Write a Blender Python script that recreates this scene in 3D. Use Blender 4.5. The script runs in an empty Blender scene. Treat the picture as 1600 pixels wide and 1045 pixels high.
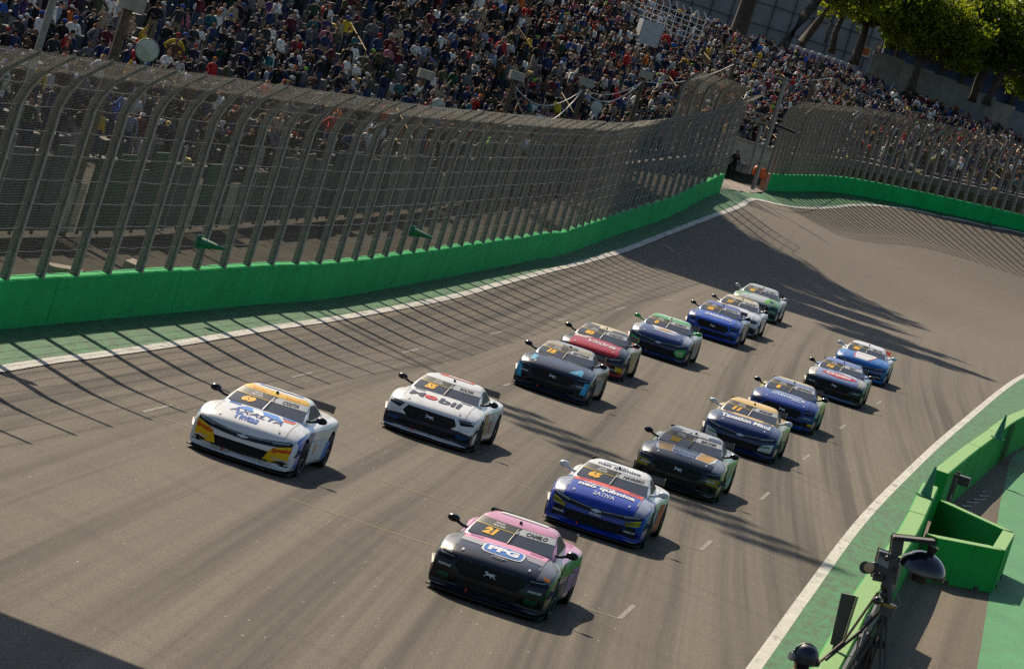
import bpy, bmesh, math, random
import numpy as np
from mathutils import Vector, Matrix
from mathutils.bvhtree import BVHTree

random.seed(7)
rng = np.random.default_rng(7)
sc = bpy.context.scene
C = sc.collection

# ------------------------------------------------------------------ camera, sky, sun, exposure
FPX, PITCH, ROLL, CAMH = 7087.7, 0.0704, 0.3039, 9.7165      # focal length in px of a 1600 px frame
SUN_AZ = (-0.446, 0.895)                                      # direction to the sun on the ground
SUN_EL = math.radians(38.5)
_f = np.array([0, math.cos(PITCH), -math.sin(PITCH)])
_r0 = np.array([1.0, 0, 0])
_u0 = np.cross(_r0, _f)
CR = math.cos(ROLL) * _r0 + math.sin(ROLL) * _u0
CU = -math.sin(ROLL) * _r0 + math.cos(ROLL) * _u0
cam = bpy.data.cameras.new('camera')
cam.sensor_width = 36.0
cam.lens = 36.0 * FPX / 1600.0
cam.clip_start, cam.clip_end = 1.0, 6000.0
cam.dof.use_dof = True
cam.dof.focus_distance = 112.0
cam.dof.aperture_fstop = 13.0
camo = bpy.data.objects.new('camera', cam)
C.objects.link(camo)
camo.matrix_world = Matrix(((CR[0], CU[0], -_f[0], 0), (CR[1], CU[1], -_f[1], 0), (CR[2], CU[2], -_f[2], CAMH), (0, 0, 0, 1)))
sc.camera = camo

world = bpy.data.worlds.new('World')
sc.world = world
world.use_nodes = True
wn = world.node_tree
sky = wn.nodes.new('ShaderNodeTexSky')
sky.sky_type = 'NISHITA'
sky.sun_disc = False
sky.sun_elevation = SUN_EL
sky.sun_rotation = math.atan2(SUN_AZ[0], SUN_AZ[1])
sky.air_density, sky.dust_density = 1.0, 1.0
wn.nodes['Background'].inputs[1].default_value = 0.074
wn.links.new(sky.outputs[0], wn.nodes['Background'].inputs[0])

sun = bpy.data.lights.new('sun', 'SUN')
sun.energy = 4.9
sun.angle = math.radians(0.53)
sun.color = (1.0, 0.86, 0.66)
suno = bpy.data.objects.new('sun', sun)
C.objects.link(suno)
_s = Vector((SUN_AZ[0] * math.cos(SUN_EL), SUN_AZ[1] * math.cos(SUN_EL), math.sin(SUN_EL)))
suno.rotation_euler = _s.to_track_quat('Z', 'Y').to_euler()
SUNV = np.array(_s)

sc.view_settings.view_transform = 'Standard'
sc.view_settings.look = 'None'
sc.view_settings.exposure = 0.45
sc.view_settings.gamma = 1.0
sc.cycles.use_denoising = False
sc.cycles.max_bounces = 6
sc.cycles.transparent_max_bounces = 8
sc.cycles.caustics_reflective = False
sc.cycles.caustics_refractive = False


def ray(u, v):
    return _f + ((u - 800) / FPX) * CR - ((v - 522.5) / FPX) * CU


def at(u, v, D):                       # point seen at photo pixel (u, v) at distance D along the view axis
    return np.array([0, 0, CAMH]) + D * ray(u, v)


def at_z(u, v, z=0.0):
    r = ray(u, v)
    return np.array([0, 0, CAMH]) + (z - CAMH) / r[2] * r


def px(p):
    d = np.asarray(p, float) - np.array([0, 0, CAMH])
    z = d @ _f
    return 800 + FPX * (d @ CR) / z, 522.5 - FPX * (d @ CU) / z, z


# ------------------------------------------------------------------ helpers
def tag(o, label=None, cat=None, group=None, kind=None):
    if label: o['label'] = label
    if cat: o['category'] = cat
    if group: o['group'] = group
    if kind: o['kind'] = kind
    return o


def empty(name, loc=(0, 0, 0), rz=0.0):
    o = bpy.data.objects.new(name, None)
    C.objects.link(o)
    o.location = loc
    o.rotation_euler = (0, 0, rz)
    o.empty_display_size = 0.2
    return o


def link(name, me, parent=None, loc=None, rot=None):
    o = bpy.data.objects.new(name, me)
    C.objects.link(o)
    if parent is not None: o.parent = parent
    if loc is not None: o.location = loc
    if rot is not None: o.rotation_euler = rot
    return o


def mk(name, verts, faces, mats=None, smooth=False):
    me = bpy.data.meshes.new(name)
    me.from_pydata([tuple(map(float, v)) for v in verts], [], faces)
    if mats is not None:
        for m in (mats if isinstance(mats, (list, tuple)) else [mats]): me.materials.append(m)
    if smooth:
        me.polygons.foreach_set('use_smooth', [True] * len(me.polygons))
    me.update()
    return me


def obj(name, verts, faces, mats=None, parent=None, smooth=False, loc=None, rot=None):
    return link(name, mk(name, verts, faces, mats, smooth), parent, loc, rot)


class MB:
    """collects boxes, tubes and lathes into one mesh"""
    def __init__(s): s.v, s.f = [], []

    def add(s, v, f):
        n = len(s.v)
        s.v += [tuple(map(float, p)) for p in v]
        s.f += [tuple(i + n for i in q) for q in f]
        return s

    def box(s, c, d, rz=0.0, taper=1.0):
        x, y, z = d[0] / 2, d[1] / 2, d[2] / 2
        ca, sa = math.cos(rz), math.sin(rz)
        vs = []
        for sz in (-1, 1):
            k = taper if sz > 0 else 1.0
            for sx, sy in ((-1, -1), (1, -1), (1, 1), (-1, 1)):
                a, b = sx * x * k, sy * y * k
                vs.append((c[0] + a * ca - b * sa, c[1] + a * sa + b * ca, c[2] + sz * z))
        return s.add(vs, [(3, 2, 1, 0), (4, 5, 6, 7), (0, 1, 5, 4), (1, 2, 6, 5), (2, 3, 7, 6), (3, 0, 4, 7)])

    def tube(s, pts, r, n=6, cap=True):
        pts = [np.asarray(p, float) for p in pts]
        rs = r if isinstance(r, (list, tuple)) else [r] * len(pts)
        vs, fs = [], []
        for i, p in enumerate(pts):
            t = pts[min(i + 1, len(pts) - 1)] - pts[max(i - 1, 0)]
            t = t / (np.linalg.norm(t) + 1e-12)
            a = np.cross(t, (0, 0, 1.0) if abs(t[2]) < 0.95 else (1.0, 0, 0))
            a /= np.linalg.norm(a)
            b = np.cross(t, a)
            for k in range(n):
                q = 2 * math.pi * k / n
                vs.append(p + rs[i] * (math.cos(q) * a + math.sin(q) * b))
        for i in range(len(pts) - 1):
            for k in range(n):
                k2 = (k + 1) % n
                fs.append((i * n + k, i * n + k2, (i + 1) * n + k2, (i + 1) * n + k))
        if cap:
            fs.append(tuple(range(n))[::-1])
            fs.append(tuple(range((len(pts) - 1) * n, len(pts) * n)))
        return s.add(vs, fs)

    def lathe(s, prof, n=20, M=None):
        vs, fs = [], []
        for (r, z) in prof:
            for k in range(n):
                q = 2 * math.pi * k / n
                p = np.array([r * math.cos(q), r * math.sin(q), z])
                if M is not None: p = np.array(M @ Vector(p))
                vs.append(p)
        for i in range(len(prof) - 1):
            for k in range(n):
                k2 = (k + 1) % n
                fs.append((i * n + k, i * n + k2, (i + 1) * n + k2, (i + 1) * n + k))
        return s.add(vs, fs)

    def mesh(s, name, mats, smooth=False): return mk(name, s.v, s.f, mats, smooth)

    def build(s, name, mats, parent=None, smooth=False, loc=None, rot=None):
        return link(name, s.mesh(name, mats, smooth), parent, loc, rot)


# ------------------------------------------------------------------ materials
MATS = {}


def nodes_of(m):
    m.use_nodes = True
    nt = m.node_tree
    return nt, nt.nodes['Principled BSDF']


def M(name, col, rough=0.6, metal=0.0, coat=0.0, var=0.0, scale=3.0, bump=0.0, spec=0.5, col2=None, detail=4.0):
    if name in MATS: return MATS[name]
    m = bpy.data.materials.new(name)
    nt, b = nodes_of(m)
    b.inputs['Base Color'].default_value = (*col, 1)
    b.inputs['Roughness'].default_value = rough
    b.inputs['Metallic'].default_value = metal
    b.inputs['Coat Weight'].default_value = coat
    b.inputs['Coat Roughness'].default_value = 0.08
    b.inputs['Specular IOR Level'].default_value = spec
    if var or bump:
        tc = nt.nodes.new('ShaderNodeTexCoord')
        nz = nt.nodes.new('ShaderNodeTexNoise')
        nz.inputs['Scale'].default_value = scale
        nz.inputs['Detail'].default_value = detail
        nz.inputs['Roughness'].default_value = 0.65
        nt.links.new(tc.outputs['Object'], nz.inputs['Vector'])
        if var:
            rp = nt.nodes.new('ShaderNodeValToRGB')
            c2 = col2 or tuple(c * (1 - var) for c in col)
            c1 = tuple(min(1, c * (1 + var * 0.5)) for c in col)
            rp.color_ramp.elements[0].position, rp.color_ramp.elements[1].position = 0.35, 0.65
            rp.color_ramp.elements[0].color = (*c2, 1)
            rp.color_ramp.elements[1].color = (*c1, 1)
            nt.links.new(nz.outputs[0], rp.inputs[0])
            nt.links.new(rp.outputs[0], b.inputs['Base Color'])
        if bump:
            bp = nt.nodes.new('ShaderNodeBump')
            bp.inputs['Strength'].default_value = bump
            bp.inputs['Distance'].default_value = 0.02
            nt.links.new(nz.outputs[0], bp.inputs['Height'])
            nt.links.new(bp.outputs[0], b.inputs['Normal'])
    MATS[name] = m
    return m


def math_node(nt, op, a, b=None, clamp=False):
    n = nt.nodes.new('ShaderNodeMath')
    n.operation = op
    n.use_clamp = clamp
    for i, x in enumerate((a, b)):
        if x is None: continue
        if isinstance(x, (int, float)): n.inputs[i].default_value = x
        else: nt.links.new(x, n.inputs[i])
    return n.outputs[0]


def ramp(nt, src, stops):
    r = nt.nodes.new('ShaderNodeValToRGB')
    e = r.color_ramp.elements
    while len(e) < len(stops): e.new(0.5)
    for i, (p, c) in enumerate(stops):
        e[i].position = p
        e[i].color = (*c, 1) if len(c) == 3 else c
    nt.links.new(src, r.inputs[0])
    return r.outputs[0]


def mix(nt, fac, a, b, mode='MIX'):
    n = nt.nodes.new('ShaderNodeMix')
    n.data_type = 'RGBA'
    n.blend_type = mode
    for i, x in ((0, fac), (6, a), (7, b)):
        if isinstance(x, (int, float)): n.inputs[i].default_value = x
        elif isinstance(x, tuple): n.inputs[i].default_value = (*x, 1)
        else: nt.links.new(x, n.inputs[i])
    return n.outputs[2]


def noise(nt, vec, scale, detail=3.0, rough=0.6, sx=1, sy=1, sz=1):
    mp = nt.nodes.new('ShaderNodeMapping')
    mp.inputs['Scale'].default_value = (sx, sy, sz)
    nt.links.new(vec, mp.inputs['Vector'])
    n = nt.nodes.new('ShaderNodeTexNoise')
    n.inputs['Scale'].default_value = scale
    n.inputs['Detail'].default_value = detail
    n.inputs['Roughness'].default_value = rough
    nt.links.new(mp.outputs[0], n.inputs['Vector'])
    return n.outputs[0]


def asphalt_mat(name, c_lo, c_hi, streak=0.52, specks=True):
    m = bpy.data.materials.new(name)
    nt, b = nodes_of(m)
    uv = nt.nodes.new('ShaderNodeUVMap').outputs[0]
    geo = nt.nodes.new('ShaderNodeTexCoord').outputs['Object']
    grain = noise(nt, geo, 9.0, 5.0, 0.75)
    fine = noise(nt, geo, 26.0, 3.0, 0.8)
    col = ramp(nt, grain, [(0.3, c_lo), (0.7, c_hi)])
    col = mix(nt, 1.0, col, ramp(nt, fine, [(0.36, (0.50,) * 3), (0.64, (1.42,) * 3)]), 'MULTIPLY')
    # rubber and wear streaks that run along the track
    s1 = noise(nt, uv, 1.0, 4.0, 0.6, 0.8, 0.010, 1)
    s2 = noise(nt, uv, 1.0, 3.0, 0.5, 0.32, 0.012, 1)
    s3 = noise(nt, uv, 1.0, 2.0, 0.5, 4.0, 0.02, 1)
    st = mix(nt, 1.0, ramp(nt, s1, [(0.38, (1 - streak,) * 3), (0.53, (1.0,) * 3)]), ramp(nt, s2, [(0.36, (0.82,) * 3), (0.6, (1.08,) * 3)]), 'MULTIPLY')
    st = mix(nt, 0.3, st, mix(nt, 1.0, st, ramp(nt, s3, [(0.38, (0.55,) * 3), (0.56, (1.0,) * 3)]), 'MULTIPLY'))
    sy = nt.nodes.new('ShaderNodeSeparateXYZ')                 # the racing groove is laid down on the straight, not in the bend
    nt.links.new(geo, sy.inputs[0])
    mr = nt.nodes.new('ShaderNodeMapRange')
    mr.inputs[1].default_value, mr.inputs[2].default_value, mr.inputs[3].default_value, mr.inputs[4].default_value = 165.0, 225.0, 1.0, 0.12
    nt.links.new(sy.outputs[1], mr.inputs[0])
    col = mix(nt, mr.outputs[0], col, mix(nt, 1.0, col, st, 'MULTIPLY'))
    # faint cross seams and repairs
    s4 = noise(nt, uv, 1.0, 3.0, 0.6, 0.10, 0.9, 1)
    col = mix(nt, math_node(nt, 'MULTIPLY', mr.outputs[0], 0.5), col, mix(nt, 1.0, col, ramp(nt, s4, [(0.3, (0.72,) * 3), (0.5, (1.05,) * 3)]), 'MULTIPLY'))
    if specks:
        vo = nt.nodes.new('ShaderNodeTexVoronoi')
        vo.inputs['Scale'].default_value = 3.4
        nt.links.new(geo, vo.inputs['Vector'])
        dot = math_node(nt, 'LESS_THAN', vo.outputs['Distance'], 0.06)
        hs = nt.nodes.new('ShaderNodeSeparateColor')
        nt.links.new(vo.outputs['Color'], hs.inputs[0])
        pick = math_node(nt, 'GREATER_THAN', hs.outputs[0], 0.72)
        col = mix(nt, math_node(nt, 'MULTIPLY', dot, pick), col, (0.62, 0.6, 0.55))
    nt.links.new(col, b.inputs['Base Color'])
    b.inputs['Roughness'].default_value = 0.82
    b.inputs['Specular IOR Level'].default_value = 0.14
    bp = nt.nodes.new('ShaderNodeBump')
    bp.inputs['Strength'].default_value = 0.3
    bp.inputs['Distance'].default_value = 0.012
    nt.links.new(fine, bp.inputs['Height'])
    nt.links.new(bp.outputs[0], b.inputs['Normal'])
    MATS[name] = m
    return m


def worn_paint(name, col, under, wear=0.5, rough=0.75, sx=0.6, sy=0.25, crack=True):
    """paint on concrete or asphalt, worn through in patches and streaks"""
    m = bpy.data.materials.new(name)
    nt, b = nodes_of(m)
    uv = nt.nodes.new('ShaderNodeUVMap').outputs[0]
    a = noise(nt, uv, 1.0, 6.0, 0.7, sx, sy, 1)
    c = noise(nt, uv, 1.0, 5.0, 0.7, 5.0, 1.1, 1)
    d = noise(nt, uv, 1.0, 3.0, 0.7, 16.0, 6.0, 1)
    base = ramp(nt, a, [(0.3, tuple(x * 0.72 for x in col)), (0.7, tuple(min(1, x * 1.12) for x in col))])
    base = mix(nt, 1.0, base, ramp(nt, d, [(0.3, (0.8,) * 3), (0.7, (1.1,) * 3)]), 'MULTIPLY')
    w = math_node(nt, 'MULTIPLY', math_node(nt, 'SUBTRACT', c, 1.0 - wear), 5.0, True)
    base = mix(nt, w, base, under)
    if crack:
        vo = nt.nodes.new('ShaderNodeTexVoronoi')
        vo.feature = 'DISTANCE_TO_EDGE'
        mp = nt.nodes.new('ShaderNodeMapping')
        mp.inputs['Scale'].default_value = (0.9, 0.55, 1)
        nt.links.new(uv, mp.inputs['Vector'])
        wob = nt.nodes.new('ShaderNodeVectorMath')
        wob.operation = 'ADD'
        nn = nt.nodes.new('ShaderNodeTexNoise')
        nn.inputs['Scale'].default_value = 2.0
        nt.links.new(uv, nn.inputs['Vector'])
        nt.links.new(mp.outputs[0], wob.inputs[0])
        nt.links.new(nn.outputs['Color'], wob.inputs[1])
        nt.links.new(wob.outputs[0], vo.inputs['Vector'])
        k = math_node(nt, 'LESS_THAN', vo.outputs['Distance'], 0.014)
        base = mix(nt, math_node(nt, 'MULTIPLY', k, 0.65), base, (0.03, 0.035, 0.025))
    nt.links.new(base, b.inputs['Base Color'])
    b.inputs['Roughness'].default_value = rough
    b.inputs['Specular IOR Level'].default_value = 0.3
    bp = nt.nodes.new('ShaderNodeBump')
    bp.inputs['Strength'].default_value = 0.4
    bp.inputs['Distance'].default_value = 0.02
    nt.links.new(d, bp.inputs['Height'])
    nt.links.new(bp.outputs[0], b.inputs['Normal'])
    MATS[name] = m
    return m


ASPH = asphalt_mat('asphalt', (0.088, 0.074, 0.057), (0.158, 0.133, 0.101))
PITASPH = asphalt_mat('pit_asphalt', (0.10, 0.082, 0.058), (0.17, 0.138, 0.098), 0.3, False)
GREENAP = worn_paint('green_apron_paint', (0.014, 0.175, 0.050), (0.02, 0.065, 0.022), 0.58)
GREENPIT = worn_paint('green_pit_paint', (0.035, 0.235, 0.08), (0.05, 0.13, 0.05), 0.42)
WHITELINE = worn_paint('white_line_paint', (0.52, 0.50, 0.45), (0.10, 0.09, 0.07), 0.47, 0.7, 0.6, 0.4, False)
GRIDW = worn_paint('grid_white_paint', (0.20, 0.185, 0.155), (0.14, 0.118, 0.09), 0.58, 0.7, 0.8, 0.5, False)
GRIDY = worn_paint('grid_yellow_paint', (0.27, 0.205, 0.075), (0.13, 0.11, 0.08), 0.50, 0.7, 0.8, 0.5, False)


def wall_green(name, col=(0.004, 0.40, 0.095), pale_top=False):
    m = bpy.data.materials.new(name)
    nt, b = nodes_of(m)
    co = nt.nodes.new('ShaderNodeTexCoord').outputs['Object']
    a = noise(nt, co, 0.7, 5.0, 0.65)
    d = noise(nt, co, 1.0, 4.0, 0.65, 2.6, 2.6, 0.35)       # runs and stains down the face
    e = noise(nt, co, 7.0, 4.0, 0.8)
    base = ramp(nt, a, [(0.3, tuple(x * 0.82 for x in col)), (0.7, tuple(x * 1.1 for x in col))])
    base = mix(nt, math_node(nt, 'MULTIPLY', math_node(nt, 'SUBTRACT', d, 0.55), 2.6, True), base, tuple(x * 0.6 for x in col))
    sf = noise(nt, co, 1.0, 3.0, 0.6, 0.35, 0.35, 9.0)        # rubber scuffs along the face
    base = mix(nt, math_node(nt, 'MULTIPLY', math_node(nt, 'SUBTRACT', sf, 0.64), 4.0, True), base, (0.012, 0.07, 0.03))
    dr = noise(nt, co, 1.0, 2.0, 0.5, 9.0, 9.0, 0.5)
    base = mix(nt, math_node(nt, 'MULTIPLY', math_node(nt, 'SUBTRACT', dr, 0.66), 6.0, True), base, (0.01, 0.05, 0.02))
    base = mix(nt, math_node(nt, 'MULTIPLY', math_node(nt, 'SUBTRACT', e, 0.66), 6.0, True), base, (0.10, 0.24, 0.10))
    if pale_top:                                              # upward faces mixed to a paler green, broken up by noise
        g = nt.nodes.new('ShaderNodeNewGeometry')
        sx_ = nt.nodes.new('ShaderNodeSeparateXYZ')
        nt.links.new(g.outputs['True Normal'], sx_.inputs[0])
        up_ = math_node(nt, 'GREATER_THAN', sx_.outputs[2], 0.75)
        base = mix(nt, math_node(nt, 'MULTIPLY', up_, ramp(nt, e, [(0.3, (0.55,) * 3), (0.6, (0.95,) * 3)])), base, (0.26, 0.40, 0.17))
    nt.links.new(base, b.inputs['Base Color'])
    b.inputs['Roughness'].default_value = 0.75
    b.inputs['Specular IOR Level'].default_value = 0.12
    bp = nt.nodes.new('ShaderNodeBump')
    bp.inputs['Strength'].default_value = 0.25
    bp.inputs['Distance'].default_value = 0.02
    nt.links.new(e, bp.inputs['Height'])
    nt.links.new(bp.outputs[0], b.inputs['Normal'])
    MATS[name] = m
    return m


WALLG = wall_green('green_wall_paint')
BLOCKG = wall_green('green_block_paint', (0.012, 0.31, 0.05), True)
SALMON = M('salmon_paint', (0.55, 0.22, 0.11), 0.7, var=0.2)
CONC = M('concrete', (0.30, 0.28, 0.25), 0.85, var=0.35, scale=1.2, bump=0.3)
CONCD = M('dark_concrete', (0.16, 0.155, 0.15), 0.85, var=0.4, scale=0.8, bump=0.3)
DIRT = M('dirt', (0.036, 0.030, 0.022), 0.95, var=0.5, scale=0.6, spec=0.08)
STEEL = M('galvanised_steel', (0.285, 0.258, 0.205), 0.6, metal=0.0, var=0.3, scale=4.0)
WIRE = M('mesh_wire', (0.17, 0.148, 0.108), 0.6)
CABLE = M('steel_cable', (0.18, 0.168, 0.14), 0.5, metal=0.2)
DARKM = M('dark_metal', (0.03, 0.03, 0.032), 0.5, metal=0.3)
BLACKP = M('black_plastic', (0.012, 0.012, 0.014), 0.45)
WOODP = M('brown_pole', (0.11, 0.075, 0.045), 0.8, var=0.4, scale=6.0)
WHITEM = M('white_metal', (0.62, 0.62, 0.62), 0.5)
YELLOWP = M('yellow_paint', (0.50, 0.36, 0.03), 0.65, var=0.3)
ORANGEP = M('orange_plastic', (0.7, 0.12, 0.02), 0.5)
CONEG = M('green_cone_plastic', (0.01, 0.17, 0.075), 0.45, var=0.15)
LENS = M('lamp_lens', (0.45, 0.47, 0.40), 0.35, var=0.15, scale=6.0)

# ------------------------------------------------------------------ the ground: track plane, rising into a banked bend at the far end
L_BASE = [(0, 515.5, None), (135, 502, None), (270, 489.5, None), (405, 476, None), (540, 463, None), (800, 414.3, None), (880, 397, 190.5),
          (960.7, 371.5, 214.5), (1041, 342, 233), (1126.8, 293.8, 256)]
F_BASE = [(1190, 303.7, 284), (1271, 297.7, 297), (1300, 299.3, 301.5), (1340, 306, 306), (1403.4, 318.6, 311), (1506.7, 339.8, 317), (1600, 360, 322)]
_lp = [at_z(u, v) if D is None else at(u, v, D) for u, v, D in L_BASE]
_fp = [at(u, v, D) for u, v, D in F_BASE]
_e = _fp[-1] - _fp[-2]
_fend = [_fp[-1] + _e * 1.2 + np.array([0, -1.0, 0.2]), _fp[-1] + _e * 2.6 + np.array([0, -5.0, 0.2]), _fp[-1] + _e * 4.2 + np.array([0, -15.0, 0.2]), _fp[-1] + _e * 6.0 + np.array([0, -34.0, 0.2])]
for _p in _fend: _p[2] = _fp[-1][2] + .25
# outer boundary of the track (left wall, gate, far wall) with its height; the surface banks up to it in the bend
_bd = np.array([(-40.0, -120.0, 0), (-24.0, -10.0, 0)] + [tuple(p) for p in _lp] + [tuple(p) for p in _fp] + [tuple(p) for p in _fend])
_bs = np.r_[0, np.cumsum(np.linalg.norm(np.diff(_bd[:, :2], axis=0), axis=1))]
_q = np.arange(0, _bs[-1], 1.2)
_B = np.stack([np.interp(_q, _bs, _bd[:, k]) for k in range(3)], 1)
_kn = np.ones(9) / 9
_B[:, 2] = np.maximum(0, np.convolve(np.pad(_B[:, 2], 4, mode='edge'), _kn, 'valid'))
_B[:, 2] = np.where(_B[:, 1] < 178, 0, _B[:, 2])
_kw = np.hanning(31); _kw /= _kw.sum()                      # round off the corner at the gate
_Bs = np.stack([np.convolve(np.pad(_B[:, k], 15, mode='edge'), _kw, 'valid') for k in range(3)], 1)
_t = np.clip((_B[:, 1:2] - 185) / 25, 0, 1)
_t[-16:] = 0
_B = _B * (1 - _t) + _Bs * _t
_SL = np.interp(_B[:, 0], [8.0, 16.0, 24.0, 34.0], [.16, .18, .22, .25])      # bank steepens along the far wall
_Bt = np.gradient(_B[:, :2], axis=0)
_Bt /= np.linalg.norm(_Bt, axis=1)[:, None]
_Bn = np.stack([_Bt[:, 1], -_Bt[:, 0]], 1)


def zg(x, y):
    x, y = np.atleast_1d(np.asarray(x, float)).ravel(), np.atleast_1d(np.asarray(y, float)).ravel()
    out = np.zeros(len(x))
    for a in range(0, len(x), 4000):
        q = np.c_[x[a:a + 4000], y[a:a + 4000]]
        v = q[:, None] - _B[None, :, :2]
        r = np.linalg.norm(v, axis=2)
        m = r.min(axis=1)
        w = np.exp(-(r - m[:, None]) / (1.5 + .12 * m[:, None]))
        w /= w.sum(axis=1)[:, None]
        h = w @ _B[:, 2]
        i = r.argmin(axis=1)
        side = np.einsum('ij,ij->i', q - _B[i, :2], _Bn[i])
        d = np.where(side > 0, m, 0)
        sl = w @ _SL
        k = .12 * h + 1e-4
        e = (h - sl * d) / k
        out[a:a + 4000] = np.where(e > 30, h - sl * d, k * np.log1p(np.exp(np.clip(e, -50, 30))))
    return out


def on_ground(u, v):
    r = ray(u, v)
    lo, hi = 30.0, 420.0
    ds = np.arange(30, 420, 0.5)
    p = np.array([0, 0, CAMH])[None] + ds[:, None] * r[None]
    h = p[:, 2] - zg(p[:, 0], p[:, 1])
    i = int(np.argmax(h < 0)) if (h < 0).any() else len(ds) - 1
    return p[i]


def resample(P, n=None, step=None):
    P = np.asarray(P, float)
    # smooth with Catmull-Rom, then even spacing
    out = []
    for i in range(len(P) - 1):
        p0, p1, p2, p3 = P[max(i - 1, 0)], P[i], P[i + 1], P[min(i + 2, len(P) - 1)]
        for t in np.linspace(0, 1, 16, endpoint=False):
            out.append(0.5 * (2 * p1 + (p2 - p0) * t + (2 * p0 - 5 * p1 + 4 * p2 - p3) * t * t + (3 * p1 - p0 - 3 * p2 + p3) * t ** 3))
    out.append(P[-1])
    out = np.array(out)
    s = np.r_[0, np.cumsum(np.linalg.norm(np.diff(out[:, :2], axis=0), axis=1))]
    if n is None: n = max(2, int(round(s[-1] / step)) + 1)
    q = np.linspace(0, s[-1], n)
    return np.stack([np.interp(q, s, out[:, k]) for k in range(out.shape[1])], 1)


def normals2(P):           # unit normal to the right of travel in plan
    t = np.gradient(P[:, :2], axis=0)
    t /= np.linalg.norm(t, axis=1)[:, None]
    return np.stack([t[:, 1], -t[:, 0]], 1)


TH = -0.1125
TU = np.array([math.cos(TH), math.sin(TH)])
TV = np.array([-math.sin(TH), math.cos(TH)])
TO = np.array([3.2158, 78.159])


def trk(X, Y, z=0.0):       # grid frame: X to the right of the right-hand grid column, Y away from the camera
    p = TO + TU * (X + 1e-4 * Y * Y) + TV * Y
    return np.array([p[0], p[1], z])


# left edge line, left wall foot, right edge line
_ll = [trk(-13.5, -70), trk(-13.45, -30)] + [at_z(u, v) for u, v in ((0, 572), (135, 553), (270, 534), (405, 512), (540, 492), (700, 462), (800, 435))]
_ll += [on_ground(u, v) for u, v in ((900, 410), (1000, 378), (1060, 356), (1100, 340), (1150, 322), (1190, 313))]
_fo = np.array(_fp + _fend)
_fn = normals2(_fo)
_ll += [np.array([*(_fo[i, :2] + _fn[i] * o_), 0]) for i, o_ in ((1, 2.0), (2, 1.8), (3, 1.5), (4, 1.0), (5, .7), (6, .6), (7, .6), (8, .6), (9, .6), (10, .6))]
LEFT = resample(np.array(_ll)[:, :2], step=2.0)
_rl = [trk(2.5, -70), trk(2.5, -30)] + [at_z(u, v) for u, v in ((1190, 1045), (1270, 930), (1350, 820), (1420, 745), (1500, 670), (1600, 590))] + [np.array([28.6, 240, 0]), np.array([36, 268, 0]), np.array([50, 292, 0])]
RIGHT = resample(np.array(_rl)[:, :2], step=2.0)


def strip(name, A, B, z, mat, m=1, uvscale=1.0, parent=None, kind='structure'):
    """sheet between two plan curves of equal length, laid z above the ground"""
    n = len(A)
    s = np.r_[0, np.cumsum(np.linalg.norm(np.diff(A, axis=0), axis=1))]
    t = np.linspace(0, 1, m + 1)
    P = A[:, None] * (1 - t)[None, :, None] + B[:, None] * t[None, :, None]
    Z = zg(P[..., 0], P[..., 1]).reshape(n, m + 1) + z
    vs = np.concatenate([P, Z[..., None]], 2).reshape(-1, 3)
    w = np.linalg.norm(B - A, axis=1)
    U = np.stack([(t[None] * w[:, None]).ravel(), np.repeat(s, m + 1)], 1) * uvscale
    fs = [(i * (m + 1) + j, i * (m + 1) + j + 1, (i + 1) * (m + 1) + j + 1, (i + 1) * (m + 1) + j) for i in range(n - 1) for j in range(m)]
    me = mk(name, vs, fs, mat, True)
    # faces must look up
    uvl = me.uv_layers.new(name='UVMap')
    li = np.zeros(len(me.loops), int)
    me.loops.foreach_get('vertex_index', li)
    uvl.data.foreach_set('uv', U[li].ravel())
    if len(me.polygons) and me.polygons[0].normal.z < 0: me.flip_normals()
    o = link(name, me, parent)
    if kind and parent is None: o['kind'] = kind
    return o


NS = 230
LA, RA = resample(LEFT, NS), resample(RIGHT, NS)
strip('track', LA, RA, 0.0, ASPH, 64)
# base terrain to the horizon
gx = np.r_[-3000, -1200, -500, -200, np.arange(-110, 150, 6.0), 200, 500, 1200, 3000]
gy = np.r_[-600, -200, -60, np.arange(0, 460, 6.0), 520, 700, 1200, 2500, 5000]
GX, GY = np.meshgrid(gx, gy)
cx, cy = np.clip(GX, -60, 110), np.clip(GY, 0, 440)
GZ = zg(cx, cy).reshape(GX.shape)
# keep the base well under the track and aprons
_v = np.stack([GX.ravel(), GY.ravel()], 1)
_i = np.array([int(np.argmin((_B[:, 0] - a) ** 2 + (_B[:, 1] - b) ** 2)) for a, b in _v])
_in = (np.einsum('ij,ij->i', _v - _B[_i, :2], _Bn[_i]) > 0.2).reshape(GX.shape)
GZ -= np.where((GY > 185) & _in, 0.7, 0.06)
vs = np.stack([GX, GY, GZ], 2).reshape(-1, 3)
nx_ = len(gx)
fs = [(j * nx_ + i, j * nx_ + i + 1, (j + 1) * nx_ + i + 1, (j + 1) * nx_ + i) for j in range(len(gy) - 1) for i in range(nx_ - 1)]
tag(obj('ground', vs, fs, DIRT, smooth=True), kind='structure')

# white edge lines
nl = normals2(LEFT)
strip('edge_line', LEFT + nl * 0.0, LEFT + nl * 0.30, 0.022, WHITELINE, 2)
nr = normals2(RIGHT)
strip('edge_line', RIGHT - nr * 0.24, RIGHT, 0.006, WHITELINE, 1)

# wall feet
LW = resample([np.array([*p[:2], 0]) for p in [trk(-17.4, -70), trk(-15.8, -20)] + _lp], step=1.0)
LW = LW[:, :2]
FW = resample(np.array(_fp + _fend)[:, :2], step=1.0)
GATE_L, GATE_R = LW[-1], FW[0]
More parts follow.
